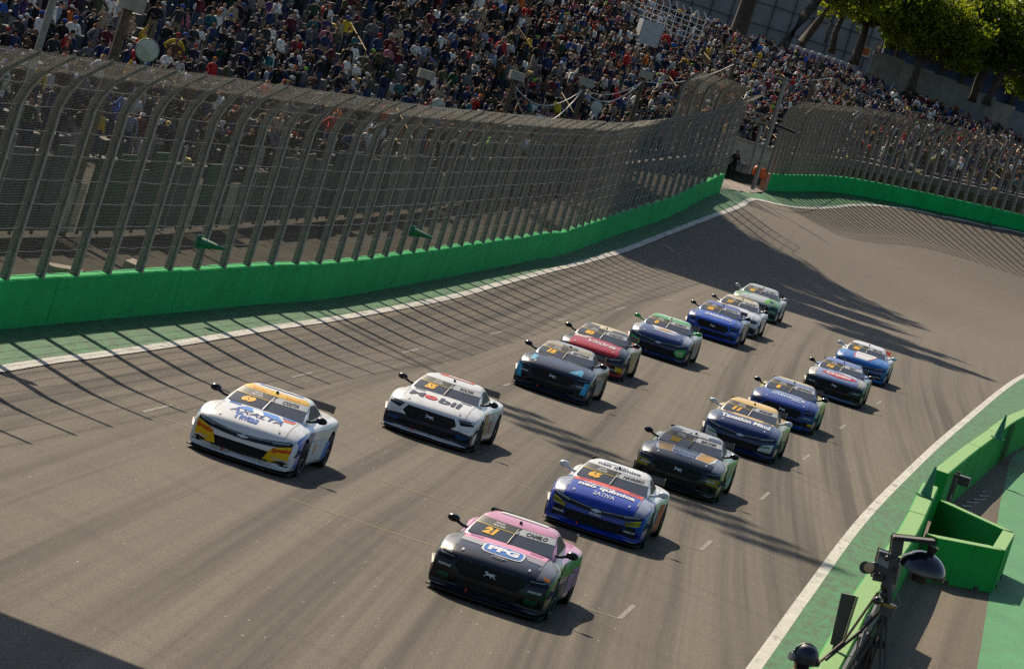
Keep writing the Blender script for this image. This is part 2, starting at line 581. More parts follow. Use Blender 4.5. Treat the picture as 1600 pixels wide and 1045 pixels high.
# left green apron: wall foot to edge line, up to the gate, then along the far wall
_all = np.concatenate([LW, FW])
_ad = resample(_all, step=.5)
_k = resample(LEFT[:-6], step=1.5)
AP = np.array([_ad[np.argmin(np.linalg.norm(_ad - p, axis=1))] for p in _k])
for _ in range(4): AP[1:-1] = (AP[:-2] + 2 * AP[1:-1] + AP[2:]) / 4
_kn2 = _k - AP
_kn2 /= np.linalg.norm(_kn2, axis=1)[:, None]
strip('green_apron', AP - 0.3 * _kn2, _k + 0.04 * normals2(_k), 0.012, GREENAP, 8)
# right green apron and pit lane
_pb = [trk(4.2, -70), np.array([3.7, 50, 0]), np.array([6.1, 71, 0]), np.array([7.4, 82.8, 0]), np.array([10.9, 113.1, 0]), np.array([11.6, 118.6, 0]), np.array([14.5, 138.2, 0]),
       np.array([18.2, 161.4, 0]), np.array([26.8, 205, 0]), np.array([34, 240, 0]), np.array([43, 266, 0]), np.array([58, 288, 0])]
PB = resample(np.array(_pb)[:, :2], NS)
strip('green_apron', RA + normals2(RA) * 0.0, PB + normals2(PB) * 0.25, 0.003, GREENAP, 5)
_pg = [np.array([-2, 6]), np.array([4.0, 40]), np.array([9.0, 73]), np.array([10.6, 88]), np.array([12.0, 101.5]), np.array([15.8, 138.8]), np.array([18.9, 162]), np.array([28.5, 205]), np.array([37, 240]), np.array([47, 264]), np.array([62, 284])]
PG = resample(np.array(_pg), NS)
strip('pit_lane', PB + normals2(PB) * 0.2, PB + normals2(PB) * 26.0, 0.002, PITASPH, 12)
strip('pit_green_strip', PG, PG + normals2(PG) * 3.4, 0.008, GREENPIT, 3)


def mark(name, a, b, w, mat):
    a, b = np.asarray(a[:2]), np.asarray(b[:2])
    d = (b - a) / np.linalg.norm(b - a)
    nn = np.array([d[1], -d[0]]) * w / 2
    k = max(2, int(np.linalg.norm(b - a) / 2) + 1)
    Pm_ = a[None] + (b - a)[None] * np.linspace(0, 1, k)[:, None]
    strip(name, Pm_ - nn, Pm_ + nn, 0.006, mat, 1)


for i in range(6):           # right-hand grid boxes
    y = [0.4, 15.7, 31.3, 47.2, 63.7, 81.5][i]
    x = [0, .1, .2, .2, .3, .6][i] - 1e-4 * y * y
    mark('grid_box_line', trk(x, y), trk(x - 2.83, y), 0.10, GRIDW)
    mark('grid_box_line', trk(x, y + .05), trk(x, y + 2.6), 0.09, GRIDW)
for i in range(7):           # left-hand grid boxes
    y = 23.87 + 16 * (i - 1)
    mark('grid_box_line', trk(-10.53, y), trk(-7.7, y), 0.08, GRIDW)
    mark('grid_box_line', trk(-10.53, y + .05), trk(-10.53, y + 2.8), 0.08, GRIDW)
    mark('grid_box_line', trk(-7.7, y + .05), trk(-7.7, y + 1.2), 0.08, GRIDW)
for i in range(14):
    y = 2.0 + 7.4 * i
    mark('grid_yellow_line', trk(-6.4 + .5 * math.sin(i * 2.1), y), trk(-3.2 + .6 * math.cos(i * 1.3), y), 0.065, GRIDY)
    if i % 2: mark('grid_yellow_line', trk(-11.2, y + 1.5), trk(-8.8, y + 1.5), 0.075, GRIDY)

# ------------------------------------------------------------------ green concrete walls of cast panels
WH = 1.10


def barrier_wall(name, label, PTS, h=WH, thick=0.30, plen=4.0, mat=WALLG, first_mat=None, rail=False, dip=0.0):
    S = np.r_[0, np.cumsum(np.linalg.norm(np.diff(PTS, axis=0), axis=1))]
    root = empty(name, (PTS[0][0], PTS[0][1], float(zg(*PTS[0])[0])))
    tag(root, label, 'barrier')
    off = np.array(root.location)
    n = int(round(S[-1] / plen))
    edges = np.linspace(0, S[-1], n + 1)
    for i in range(n):
        a, b = edges[i] + 0.012, edges[i + 1] - 0.012
        if first_mat and i == 0: b = a + 0.9
        if first_mat and i == 1: a = edges[0] + 0.92
        ss = np.linspace(a, b, 4)
        P = np.stack([np.interp(ss, S, PTS[:, k]) for k in (0, 1)], 1)
        N = normals2(P)
        vs, fs = [], []
        jig = rng.normal(0, 0.004)
        hj = h + rng.normal(0, 0.004)
        for p, q in zip(P, N):
            z0 = float(zg(*p)[0]) - 0.05 - off[2]
            prof = [(jig, z0), (jig, z0 + 0.05 + hj - 0.03), (jig - 0.03, z0 + 0.05 + hj), (jig - thick + 0.03, z0 + 0.05 + hj), (jig - thick, z0 + 0.05 + hj - 0.03), (jig - thick, z0)]
            for x, z in prof: vs.append((p[0] + q[0] * x - off[0], p[1] + q[1] * x - off[1], z))
        k = 6
        for j in range(3):
            for c in range(k):
                c2 = (c + 1) % k
                fs.append((j * k + c, (j + 1) * k + c, (j + 1) * k + c2, j * k + c2))
        fs += [tuple(range(k)), tuple(range(3 * k, 4 * k))[::-1]]
        obj('panel', vs, fs, first_mat if (first_mat and i == 0) else mat, root)
    return root


barrier_wall('concrete_barrier', 'long green concrete wall under the near catch fence left of the track', LW)
barrier_wall('concrete_barrier', 'curved green concrete wall with salmon end panel beyond the gate', FW, first_mat=SALMON)


# ------------------------------------------------------------------ catch fences
FPROF = [(0.0, 0.0), (0.0, 2.2), (0.0, 3.75), (0.10, 4.12), (0.30, 4.45), (0.55, 4.72), (0.85, 4.98)]   # (towards track, up) from wall top
FPA = np.array(FPROF)
FPS = np.r_[0, np.cumsum(np.linalg.norm(np.diff(FPA, axis=0), axis=1))]


def post_mesh():
    d, w, t = 0.19, 0.16, 0.024
    prof = [(-d/2, -w/2), (-d/2, w/2), (-d/2+t, w/2), (-d/2+t, t/2), (d/2-t, t/2), (d/2-t, w/2), (d/2, w/2), (d/2, -w/2), (d/2-t, -w/2), (d/2-t, -t/2), (-d/2+t, -t/2), (-d/2+t, -w/2)]
    vs, fs = [], []
    k = len(prof)
    for i, (x, z) in enumerate(FPROF):
        a, b = FPA[max(i - 1, 0)], FPA[min(i + 1, len(FPA) - 1)]
        t_ = (b - a) / np.linalg.norm(b - a)
        nx, nz = t_[1], -t_[0]
        sc_ = 1.0 if z < 4.2 else 0.62
        for p, q in prof: vs.append((x - 0.10 + nx * p * sc_, q * sc_, z + nz * p * sc_))
    for i in range(len(FPROF) - 1):
        for c in range(k):
            c2 = (c + 1) % k
            fs.append((i * k + c, i * k + c2, (i + 1) * k + c2, (i + 1) * k + c))
    fs += [tuple(range(k))[::-1], tuple(range((len(FPROF) - 1) * k, len(FPROF) * k))]
    return mk('post', vs, fs, STEEL)


POSTM = post_mesh()


def catch_fence(label, PTS, spacing=3.0, s0=0.0, s1=None, hdrop=0.0, wire_r=0.0014, vstep=0.08, hstep=0.034):
    S = np.r_[0, np.cumsum(np.linalg.norm(np.diff(PTS, axis=0), axis=1))]
    s1 = S[-1] - 0.15 if s1 is None else s1
    Nn = normals2(PTS)
    root = empty('catch_fence', (PTS[0][0], PTS[0][1], float(zg(*PTS[0])[0])))
    tag(root, label, 'fence')
    off = np.array(root.location)

    memo = {}

    def frame(s):
        if s not in memo: memo[s] = frame_(s)
        return memo[s]

    def frame_(s):
        p = np.array([np.interp(s, S, PTS[:, 0]), np.interp(s, S, PTS[:, 1])])
        q = np.array([np.interp(s, S, Nn[:, 0]), np.interp(s, S, Nn[:, 1])])
        return p, q / np.linalg.norm(q), float(zg(*p)[0]) + WH - 0.02

    def pt(s, l, inset=0.0):
        p, q, z = frame(s)
        x = np.interp(l, FPS, FPA[:, 0]) - 0.06 + inset
        return np.array([p[0] + q[0] * x, p[1] + q[1] * x, z + np.interp(l, FPS, FPA[:, 1])]) - off
    n = int((s1 - s0) / spacing)
    ss = s0 + (s1 - s0) * np.arange(n + 1) / n
    for i, s in enumerate(ss):
        s = s + rng.normal(0, 0.05) * (0 < i < n)
        p, q, z = frame(s)
        link('post', POSTM, root, (p[0] - off[0], p[1] - off[1], z - off[2]), (rng.normal(0, .006), rng.normal(0, .006), math.atan2(q[1], q[0])))
    # tensioned cables that sag a little between posts
    for l in (0.10, 0.62, 1.14, 1.66, 2.18, 2.70, 3.22, 3.74, 4.25, 4.72, 5.18):
        pts = []
        for i in range(n):
            for t in (0, .5):
                p = pt(ss[i] + (ss[i + 1] - ss[i]) * t, l, 0.012)
                p[2] -= (0.03 if t else 0) + rng.normal(0, .006)
                pts.append(p)
        pts.append(pt(ss[n], l, 0.012))
        MB().tube(pts, 0.009, 4).build('cable', CABLE, root)
    # woven wire, one sheet to each bay
    hl = np.arange(0.02, FPS[-1], hstep)
    vl = np.array([0, 3.75, 4.15, 4.6, FPS[-1]])
    ang = np.array([0.0, 2.094, 4.189])
    for i in range(n):
        a, b = ss[i], ss[i + 1]
        bow = rng.normal(0.0, 0.02)
        A_ = np.array([pt(a, l) for l in hl]); M_ = np.array([pt((a + b) / 2, l, bow) for l in hl]); B_ = np.array([pt(b, l) for l in hl])
        V_ = np.array([[pt(s, l) for l in vl] for s in np.arange(a, b, vstep)])
        p0 = np.concatenate([A_, M_, V_[:, :-1].reshape(-1, 3)])
        p1 = np.concatenate([M_, B_, V_[:, 1:].reshape(-1, 3)])
        d = p1 - p0
        d /= np.linalg.norm(d, axis=1)[:, None] + 1e-9
        ref = np.where(np.abs(d[:, 2:3]) > 0.8, np.array([[1.0, 0.2, 0]]), np.array([[0, 0, 1.0]]))
        u_ = np.cross(d, ref); u_ /= np.linalg.norm(u_, axis=1)[:, None] + 1e-9
        w_ = np.cross(d, u_)
        ofs = wire_r * (np.cos(ang)[None, :, None] * u_[:, None] + np.sin(ang)[None, :, None] * w_[:, None])
        vs = np.concatenate([p0[:, None] + ofs, p1[:, None] + ofs], 1).reshape(-1, 3)
        k = np.arange(len(p0))[:, None] * 6
        fs = np.concatenate([k + np.array([[0, 1, 4, 3]]), k + np.array([[1, 2, 5, 4]]), k + np.array([[2, 0, 3, 5]])]).tolist()
        obj('wire_mesh', vs, fs, WIRE, root)
    return root


_S = np.r_[0, np.cumsum(np.linalg.norm(np.diff(LW, axis=0), axis=1))]
catch_fence('tall grey catch fence with curved posts on the left wall', LW, s0=44.0)
catch_fence('curved catch fence beyond the gate on the far wall', FW, spacing=1.1, wire_r=0.0022, vstep=0.16, hstep=.045)

# ------------------------------------------------------------------ people
def capsule_pts(): pass


POSES = {
    'standing': dict(le=(-.27, -.02, 1.13), lw=(-.29, .05, .88), re=(.27, -.02, 1.13), rw=(.29, .05, .88)),
    'with arms folded': dict(le=(-.29, .06, 1.15), lw=(.02, .22, 1.18), re=(.29, .06, 1.15), rw=(-.02, .24, 1.14)),
    'with one arm raised': dict(le=(-.27, -.02, 1.13), lw=(-.29, .05, .88), re=(.33, .12, 1.52), rw=(.26, .22, 1.78)),
    'holding something up at the face': dict(le=(-.26, .12, 1.18), lw=(-.08, .26, 1.46), re=(.26, .12, 1.18), rw=(.08, .26, 1.46)),
    'with hands on hips': dict(le=(-.40, -.08, 1.16), lw=(-.19, .05, 1.0), re=(.40, -.08, 1.16), rw=(.19, .05, 1.0)),
    'hands in front': dict(le=(-.27, .02, 1.13), lw=(-.10, .23, .98), re=(.27, .02, 1.13), rw=(.10, .24, .98)),
}


def skeleton(p, sit=False):
    J = {}
    def j(n, co, r, par=None): J[n] = (np.array(co, float), r, par)
    j('pelvis', (0, 0, .95), (.155, .115))
    j('waist', (0, 0, 1.10), (.15, .11), 'pelvis')
    j('chest', (0, .01, 1.30), (.175, .125), 'waist')
    j('top', (0, -.01, 1.43), (.12, .09), 'chest')
    j('neck', (0, 0, 1.50), (.06, .06), 'top')
    j('head1', (0, .015, 1.57), (.075, .085), 'neck')
    j('head2', (0, .02, 1.65), (.082, .098), 'head1')
    j('head3', (0, .01, 1.72), (.06, .07), 'head2')
    for s, a in ((-1, 'l'), (1, 'r')):
        j(a + 'sh', (s * .185, -.01, 1.40), (.075, .07), 'top')
        j(a + 'el', p[a + 'e'], (.05, .05), a + 'sh')
        j(a + 'wr', p[a + 'w'], (.038, .038), a + 'el')
        w, e = np.array(p[a + 'w']), np.array(p[a + 'e'])
        d = (w - e) / np.linalg.norm(w - e)
        j(a + 'ha', w + d * .09, (.042, .03), a + 'wr')
        j(a + 'hip', (s * .095, 0, .86), (.10, .10), 'pelvis')
        j(a + 'kn', (s * .11, .03, .48), (.068, .068), a + 'hip')
        j(a + 'an', (s * .12, -.02, .10), (.048, .048), a + 'kn')
        j(a + 'to', (s * .14, .13, .045), (.045, .04), a + 'an')
    return J


REG = {'head1': 0, 'head2': 0, 'head3': 1, 'neck': 0, 'lha': 0, 'rha': 0, 'pelvis': 3, 'waist': 2, 'chest': 2, 'top': 2, 'lsh': 2, 'rsh': 2, 'lel': 2, 'rel': 2, 'lwr': 2, 'rwr': 2,
       'lhip': 3, 'rhip': 3, 'lkn': 3, 'rkn': 3, 'lan': 3, 'ran': 3, 'lto': 4, 'rto': 4}


def person_mesh(name, pose, sub=1, longhair=False):
    J = skeleton(pose)
    names = list(J)
    idx = {n: i for i, n in enumerate(names)}
    me = bpy.data.meshes.new(name + '_skin')
    me.from_pydata([tuple(J[n][0]) for n in names], [(idx[n], idx[J[n][2]]) for n in names if J[n][2]], [])
    o = bpy.data.objects.new(name, me)
    C.objects.link(o)
    md = o.modifiers.new('s', 'SKIN')
    md.use_smooth_shade = True
    for n in names:
        sv = me.skin_vertices[0].data[idx[n]]
        sv.radius = J[n][1]
        sv.use_root = (n == 'pelvis')
    if sub:
        ss = o.modifiers.new('b', 'SUBSURF')
        ss.levels = ss.render_levels = sub
    dg = bpy.context.evaluated_depsgraph_get()
    out = bpy.data.meshes.new_from_object(o.evaluated_get(dg))
    bpy.data.objects.remove(o)
    bpy.data.meshes.remove(me)
    out.name = name
    segs = [(n, J[n][0], J[J[n][2]][0] if J[n][2] else J[n][0]) for n in names]
    for p in out.polygons:
        c = np.array(p.center)
        best, reg = 9, 2
        for n, a, b in segs:
            ab = b - a
            t = 0 if (ab @ ab) < 1e-9 else min(1, max(0, (c - a) @ ab / (ab @ ab)))
            d = np.linalg.norm(c - a - t * ab)
            if d < best: best, reg = d, REG[n]
        if reg == 2 and c[2] > 1.475 and abs(c[0]) < .1: reg = 0
        if c[2] > 1.52 and abs(c[0]) < .14:
            reg = 1 if (c[2] > 1.685 or c[1] < -.015 or (longhair and abs(c[0]) > .062 and c[1] < .05)) else 0
        elif longhair and c[1] < -.05 and c[2] > 1.36 and abs(c[0]) < .12: reg = 1
        if reg == 3 and c[2] < .12: reg = 4
        p.material_index = reg
        p.use_smooth = True
    return out


PAL_TOP = [('black', (0.012, 0.012, 0.013), 22), ('charcoal', (0.032, 0.032, 0.035), 13), ('navy', (0.012, 0.017, 0.046), 13), ('dark blue', (0.020, 0.035, 0.094), 5), ('grey', (0.123, 0.123, 0.128), 8), ('light grey', (0.377, 0.377, 0.362), 6),
           ('white', (0.632, 0.621, 0.575), 8), ('red', (0.377, 0.022, 0.022), 2.5), ('maroon', (0.094, 0.014, 0.020), 5), ('bright blue', (0.029, 0.094, 0.319), 1), ('pale blue', (0.203, 0.246, 0.304), 3), ('teal', (0.020, 0.109, 0.116), 2), ('dark green', (0.020, 0.051, 0.026), 4),
           ('olive', (0.072, 0.068, 0.035), 5), ('yellow', (0.522, 0.362, 0.022), 1), ('orange', (0.493, 0.116, 0.020), 1), ('pink', (0.377, 0.131, 0.174), 1), ('purple', (0.072, 0.035, 0.131), 1), ('brown', (0.094, 0.049, 0.029), 6), ('beige', (0.319, 0.246, 0.167), 5)]
PAL_LEG = [('black trousers', (.009, .009, .010), 6), ('blue jeans', (.032, .055, .105), 6), ('dark jeans', (.02, .03, .06), 5), ('grey trousers', (.12, .12, .12), 3), ('khaki trousers', (.22, .17, .1), 2), ('pale trousers', (.28, .26, .23), 1)]
PAL_HEAD = [('black hair', (.01, .009, .008), 7, None), ('brown hair', (.04, .022, .012), 6, None), ('fair hair', (.28, .17, .07), 2, None), ('grey hair', (.2, .2, .2), 1, None), ('white cap', (.01, .009, .008), 2.5, (.5, .5, .48)), ('black cap', (.03, .02, .01), 4, (.012, .012, .014)),
            ('red cap', (.03, .02, .01), 1.2, (.3, .015, .015)), ('blue cap', (.03, .02, .01), 1.2, (.02, .07, .28)), ('lime cap', (.03, .02, .01), .3, (.2, .5, .03)), ('orange cap', (.03, .02, .01), .6, (.5, .12, .02))]
SKIN = [(.36, .20, .13), (.28, .15, .09), (.20, .10, .06), (.42, .26, .18), (.10, .05, .03)]
pick = lambda pal: random.choices(pal, [p[2] for p in pal])[0]
CLOTH = {}


def cloth(prefix, col):
    k = (prefix, col)
    if k not in CLOTH: CLOTH[k] = M('%s_%d' % (prefix, len(CLOTH)), col, 0.85, var=0.25, scale=9.0, spec=0.25)
    return CLOTH[k]


SHOE = M('shoe', (.02, .02, .02), .6)
_cb = MB()
_cb.lathe([(.0001, 1.757), (.05, 1.75), (.085, 1.715), (.099, 1.665), (.097, 1.645)], 12)
_cb.add([(-.07, .07, 1.66), (.07, .07, 1.66), (.06, .17, 1.635), (-.06, .17, 1.635), (-.07, .07, 1.65), (.07, .07, 1.65), (.06, .17, 1.627), (-.06, .17, 1.627)],
        [(0, 1, 2, 3), (7, 6, 5, 4), (0, 3, 7, 4), (1, 5, 6, 2), (3, 2, 6, 7)])
CAPM = _cb.mesh('cap', None, True)
CAPM.materials.append(None)
PM = {}
for i, (pn, p) in enumerate(POSES.items()):
    for lh in (False, True):
        m_ = person_mesh('person', p, 1, lh)
        for k in range(5): m_.materials.append(None)
        PM[(pn, lh)] = m_
LOWP = [person_mesh('person_low', p, 0, i % 2 == 1) for i, p in enumerate(POSES.values())]

# ------------------------------------------------------------------ grandstand terraces behind the fence
FRONT = [(-330, 0.0, 132), (-150, 0.0, 140), (100, 0.05, 155), (400, .4, 175), (700, 1.2, 205), (950, 2.6, 245), (1150, 4.6, 290), (1300, 5.9, 325), (1600, 7.0, 342), (1800, 7.6, 348)]
BACK = [(-330, 8.2, 170), (-150, 8.6, 185), (100, 9.4, 205), (400, 10.6, 228), (700, 11.8, 262), (900, 12.3, 315), (1100, 12.0, 400), (1300, 11.8, 440), (1450, 11.5, 446), (1600, 10.4, 432), (1800, 9.8, 425)]


def uzd(lst, u):
    a = np.array(lst, float)
    z, D = np.interp(u, a[:, 0], a[:, 1]), np.interp(u, a[:, 0], a[:, 2])
    # point at height z, depth D, on the image column u measured along the horizon direction
    hx = (u - 800) / FPX * D / math.cos(ROLL)          # along the horizon
    # column u at the horizon: shift so that u is read at the point itself
    p = np.array([0, math.sqrt(D * D), z])
    for _ in range(12):
        pu, pv, pd = px(p)
        p[0] += (u - pu) / FPX * D
        p[1] += D - pd
    return p


US = np.concatenate([np.arange(-330, 900, 30), np.arange(900, 1800, 22)])
FR = np.array([uzd(FRONT, u) for u in US])
BK = np.array([uzd(BACK, u) for u in US])
for _ in range(6):
    FR[1:-1] = (FR[:-2] + 2 * FR[1:-1] + FR[2:]) / 4
    BK[1:-1] = (BK[:-2] + 2 * BK[1:-1] + BK[2:]) / 4
NR = 20


def stand_pt(k, t):        # k: float index along, t: 0 front .. 1 back
    i = int(min(len(US) - 2, max(0, math.floor(k))))
    f = k - i
    a, b = FR[i] * (1 - f) + FR[i + 1] * f, BK[i] * (1 - f) + BK[i + 1] * f
    return a * (1 - t) + b * t


stand = tag(empty('grandstand', tuple(FR[10])), 'long stepped concrete grandstand full of spectators behind the fences', 'grandstand')
so = np.array(stand.location)
STEPA = M('terrace_concrete', (.10, .097, .093), .85, var=.45, scale=.5, bump=.2)
for r in range(NR):
    t0, t1 = r / NR, (r + 1) / NR
    A = FR * (1 - t0) + BK * t0
    B = FR * (1 - t1) + BK * t1
    vs, fs = [], []
    for a, b in zip(A, B):
        lo = (FR[0][2] - 2.0) if r == 0 else a[2] - 0.15
        dz = (b[2] - a[2])
        vs += [(a[0], a[1], a[2] - dz - .3), (a[0], a[1], a[2]), (b[0], b[1], a[2]), (b[0], b[1], a[2] - .3)]
    vs = [tuple(np.array(v) - so) for v in vs]
    for i in range(len(US) - 1):
        for c in range(4):
            c2 = (c + 1) % 4
            fs.append((i * 4 + c, i * 4 + c2, (i + 1) * 4 + c2, (i + 1) * 4 + c))
    fs += [(0, 3, 2, 1), tuple(range(4 * len(US) - 4, 4 * len(US)))]
    obj('step', vs, fs, STEPA, stand)
# painted seat blocks and aisle treads on the steps
SEATY = M('yellow_terrace_paint', (.42, .30, .03), .7, var=.4, scale=2.0)
SEATB = M('blue_grey_terrace_paint', (.13, .16, .20), .7, var=.3, scale=2.0)
AISLES = [12.5, 24.0, 33.5, 42.0, 46.5, 52.0, 57.0, 62.5, 68.0, 74.0]
for ka in AISLES:
    for r in range(NR):
        if ka > len(US) - 3: continue
        kk_ = ka + 8.0 * (1 - r / NR)
        if kk_ > len(US) - 3: continue
        a, b, c, d = stand_pt(kk_, (r + .04) / NR), stand_pt(kk_ + .42, (r + .04) / NR), stand_pt(kk_ + .42, (r + .62) / NR), stand_pt(kk_, (r + .62) / NR)
        z = stand_pt(kk_ + .2, r / NR)[2]
        u_, v_, _d = px(a)
        if v_ < -40 or u_ < -60: continue
        vs = [(*p[:2], zz) for zz in (z + .005, z + .19) for p in (a, b, c, d)]
        obj('aisle_tread', [tuple(np.array(v) - so) for v in vs], [(0, 1, 5, 4), (1, 2, 6, 5), (2, 3, 7, 6), (3, 0, 4, 7), (4, 5, 6, 7)], SEATY if r % 2 == 0 else SEATB, stand)
    # short yellow hand rails here and there along the aisle
    for r0_ in range(random.randrange(4), NR - 3, 6):
        pts = []
        for r in np.arange(r0_, r0_ + 2.1, 1.0):
            p = stand_pt(min(ka + .5 + 8.0 * (1 - r / NR), len(US) - 2.5), r / NR)
            if -80 < px(p)[1]: pts.append(p - so + np.array([0, 0, .95]))
        if len(pts) > 2:
            mbr = MB().tube(pts, .026, 5)
            for q in pts: mbr.tube([q - np.array([0, 0, .95]), q], .02, 5)
            mbr.build('handrail', M('old_yellow_paint', (.30, .19, .03), .7, var=.3), stand)

# crowd: spots along every step
FTOP = np.array([(-100, 40), (0, 60), (240, 105), (530, 160), (700, 180), (950, 186), (1040, 180), (1180, 142), (1215, 165), (1290, 152), (1400, 178), (1500, 205), (1600, 216), (1700, 235)], float)
spots = []
for r in range(NR):
    k = 3.0 + random.random()
    while k < len(US) - 2:
        t = (r + .5) / NR
        p = stand_pt(k, t)
        p[2] = stand_pt(k, r / NR)[2]
        q = stand_pt(k + .2, t)
        dirr = q - p
        ln = np.linalg.norm(dirr[:2]) / .2
        tv = dirr[:2] / np.linalg.norm(dirr[:2])
        u_, v_, D_ = px(p + np.array([0, 0, 1.2]))
        vw = p[:2] / np.linalg.norm(p[:2])
        sa = abs(tv[0] * vw[1] - tv[1] * vw[0])
        gap = min(1.35, max(.5, .31 / max(sa, .05)))
        aisle = any(abs(k - 8.0 * (1 - t) - ka - .2) < .42 for ka in AISLES)
        emp = .10 + (.12 if r < 2 else 0) + (.35 if (920 < u_ < 1010 and v_ > 100) else 0) + (.25 if u_ > 1480 else 0)
        if -90 < u_ < 1690 and v_ > -45 and not (aisle and random.random() < .8) and random.random() > emp:
            jit = rng.normal(0, .2, 2)
            nrm = np.array([tv[1], -tv[0]])
            spots.append((p + np.array([jit[0], jit[1], 0]), math.atan2(nrm[1], nrm[0]) - math.pi / 2, u_, v_, D_))
        k += gap * random.uniform(.45, 1.6) / max(ln, 1e-3)
vis = [(s[4] + (0 if s[3] < np.interp(s[2], FTOP[:, 0], FTOP[:, 1]) else 60), i) for i, s in enumerate(spots) if -20 < s[2] < 1620 and s[3] > 0]
vis.sort()
chosen = set(i for _, i in vis[:298])
used_lab = set()
for i in sorted(chosen):
    p, rz, u_, v_, D_ = spots[i]
    for _ in range(400):
        pose = random.choice(list(POSES) if random.random() < .6 else ['standing', 'hands in front', 'with arms folded'])
        tp, lg, hd = pick(PAL_TOP), pick(PAL_LEG), pick(PAL_HEAD)
        lab = 'spectator in %s top and %s, %s, %s' % (tp[0], lg[0], hd[0], pose)
        if lab not in used_lab: break
    used_lab.add(lab)
    lh = hd[3] is None and random.random() < .35
    o = link('person', PM[(pose, lh)], None, tuple(p), (0, 0, rz + random.gauss(-.5, .5)))
    s = random.uniform(.86, 1.08)
    o.scale = (s * random.uniform(.95, 1.12), s, s)
    for kk, mm in enumerate((cloth('skin', random.choice(SKIN)), cloth('hair', hd[1]), cloth('top', tp[1]), cloth('leg', lg[1]), SHOE)):
        o.material_slots[kk].link = 'OBJECT'
        o.material_slots[kk].material = mm
    tag(o, lab, 'person', 'spectators in the nearer rows of the grandstand')
    if hd[3]:
        c_ = link('cap', CAPM, o)
        c_.material_slots[0].link = 'OBJECT'
        c_.material_slots[0].material = cloth('cap', hd[3])
# the rest of the crowd: one mass
lowd = []
for m_ in LOWP:
    m_.calc_loop_triangles()
    v = np.zeros(len(m_.vertices) * 3); m_.vertices.foreach_get('co', v)
    t = np.zeros(len(m_.loop_triangles) * 3, int); m_.loop_triangles.foreach_get('vertices', t)
    tp_ = np.zeros(len(m_.loop_triangles), int); m_.loop_triangles.foreach_get('polygon_index', tp_)
    mi = np.array([p.material_index for p in m_.polygons])[tp_]
    lowd.append((v.reshape(-1, 3), t.reshape(-1, 3), mi))
AV, AT, AC = [], [], []
nv = 0
for i, (p, rz, u_, v_, D_) in enumerate(spots):
    if i in chosen: continue
    v, t, mi = lowd[random.randrange(len(lowd))]
    a = rz + random.gauss(-.5, .5)
    ca, sa = math.cos(a), math.sin(a)
    s = random.choice((random.uniform(.9, 1.06), random.uniform(.92, 1.08), random.uniform(.72, 1.0)))
    w = v * s
    w = np.stack([w[:, 0] * ca - w[:, 1] * sa, w[:, 0] * sa + w[:, 1] * ca, w[:, 2]], 1) + p
    hd = pick(PAL_HEAD)
    cols = np.array([random.choice(SKIN), hd[3] or hd[1], pick(PAL_TOP)[1], pick(PAL_LEG)[1], (.02, .02, .02)])
    AV.append(w); AT.append(t + nv); AC.append(cols[mi])
    nv += len(v)
AV, AT, AC = np.concatenate(AV), np.concatenate(AT), np.concatenate(AC)
cm = bpy.data.meshes.new('crowd')
cm.vertices.add(len(AV)); cm.vertices.foreach_set('co', AV.ravel())
cm.loops.add(len(AT) * 3); cm.loops.foreach_set('vertex_index', AT.ravel().astype(np.int32))
cm.polygons.add(len(AT)); cm.polygons.foreach_set('loop_start', np.arange(0, len(AT) * 3, 3, dtype=np.int32))
ca_ = cm.attributes.new('Col', 'FLOAT_COLOR', 'FACE')
ca_.data.foreach_set('color', np.c_[AC, np.ones(len(AC))].ravel())
cm.update(); cm.validate()
cm.polygons.foreach_set('use_smooth', [True] * len(cm.polygons))
CROWDM = bpy.data.materials.new('crowd_cloth')
nt_, b_ = nodes_of(CROWDM)
an = nt_.nodes.new('ShaderNodeAttribute'); an.attribute_name = 'Col'
nt_.links.new(an.outputs['Color'], b_.inputs['Base Color'])
b_.inputs['Roughness'].default_value = .85
b_.inputs['Specular IOR Level'].default_value = .2
cm.materials.append(CROWDM)
tag(link('crowd', cm), 'dense crowd of spectators filling the rows further back in the grandstand', 'crowd', kind='stuff')
print('crowd', len(spots), 'tris', len(AT))
for m_ in LOWP: bpy.data.meshes.remove(m_)

# ------------------------------------------------------------------ race cars
GLASS = M('windscreen_glass', (.030, .036, .045), .08, spec=.7)
DARKGL = M('side_window_dark', (.006, .006, .008), .5, spec=.1)
TYRE = M('tyre_rubber', (.014, .014, .014), .75, var=.3, scale=12)
RIMM = M('dark_rim', (.03, .03, .033), .35, metal=.6)
GRILLEM = M('black_grille', (.006, .006, .007), .6)
GRIDM = M('grille_bars', (.018, .018, .019), .6)
LAMPD = M('headlamp_cover', (.008, .009, .010), .25, spec=.3)
SILVER = M('silver_trim', (.55, .56, .58), .3, metal=.3)
PAINTS = {}


def paint(col):
    if col not in PAINTS: PAINTS[col] = M('car_paint_%d' % len(PAINTS), col, .26, coat=.18, var=.10, scale=5.0, spec=.28)
    return PAINTS[col]


def vinyl(col):
    k = ('v', col)
    if k not in PAINTS: PAINTS[k] = M('vinyl_%d' % len(PAINTS), col, .45, spec=.15)
    return PAINTS[k]


W, BK_, NAVY, ROYAL, PINK = (.72, .72, .71), (.010, .011, .014), (.010, .018, .055), (.012, .045, .30), (.62, .27, .40)
GOLD, YEL, RED, LBLUE, GRN = (.36, .22, .06), (.72, .43, .02), (.55, .03, .03), (.03, .30, .62), (.03, .30, .05)
SILV, ORG, OLIVE, DGRN, CREAM = (.38, .40, .42), (.80, .22, .02), (.30, .26, .02), (.01, .10, .04), (.66, .60, .46)
NUM = (.85, .44, .01)

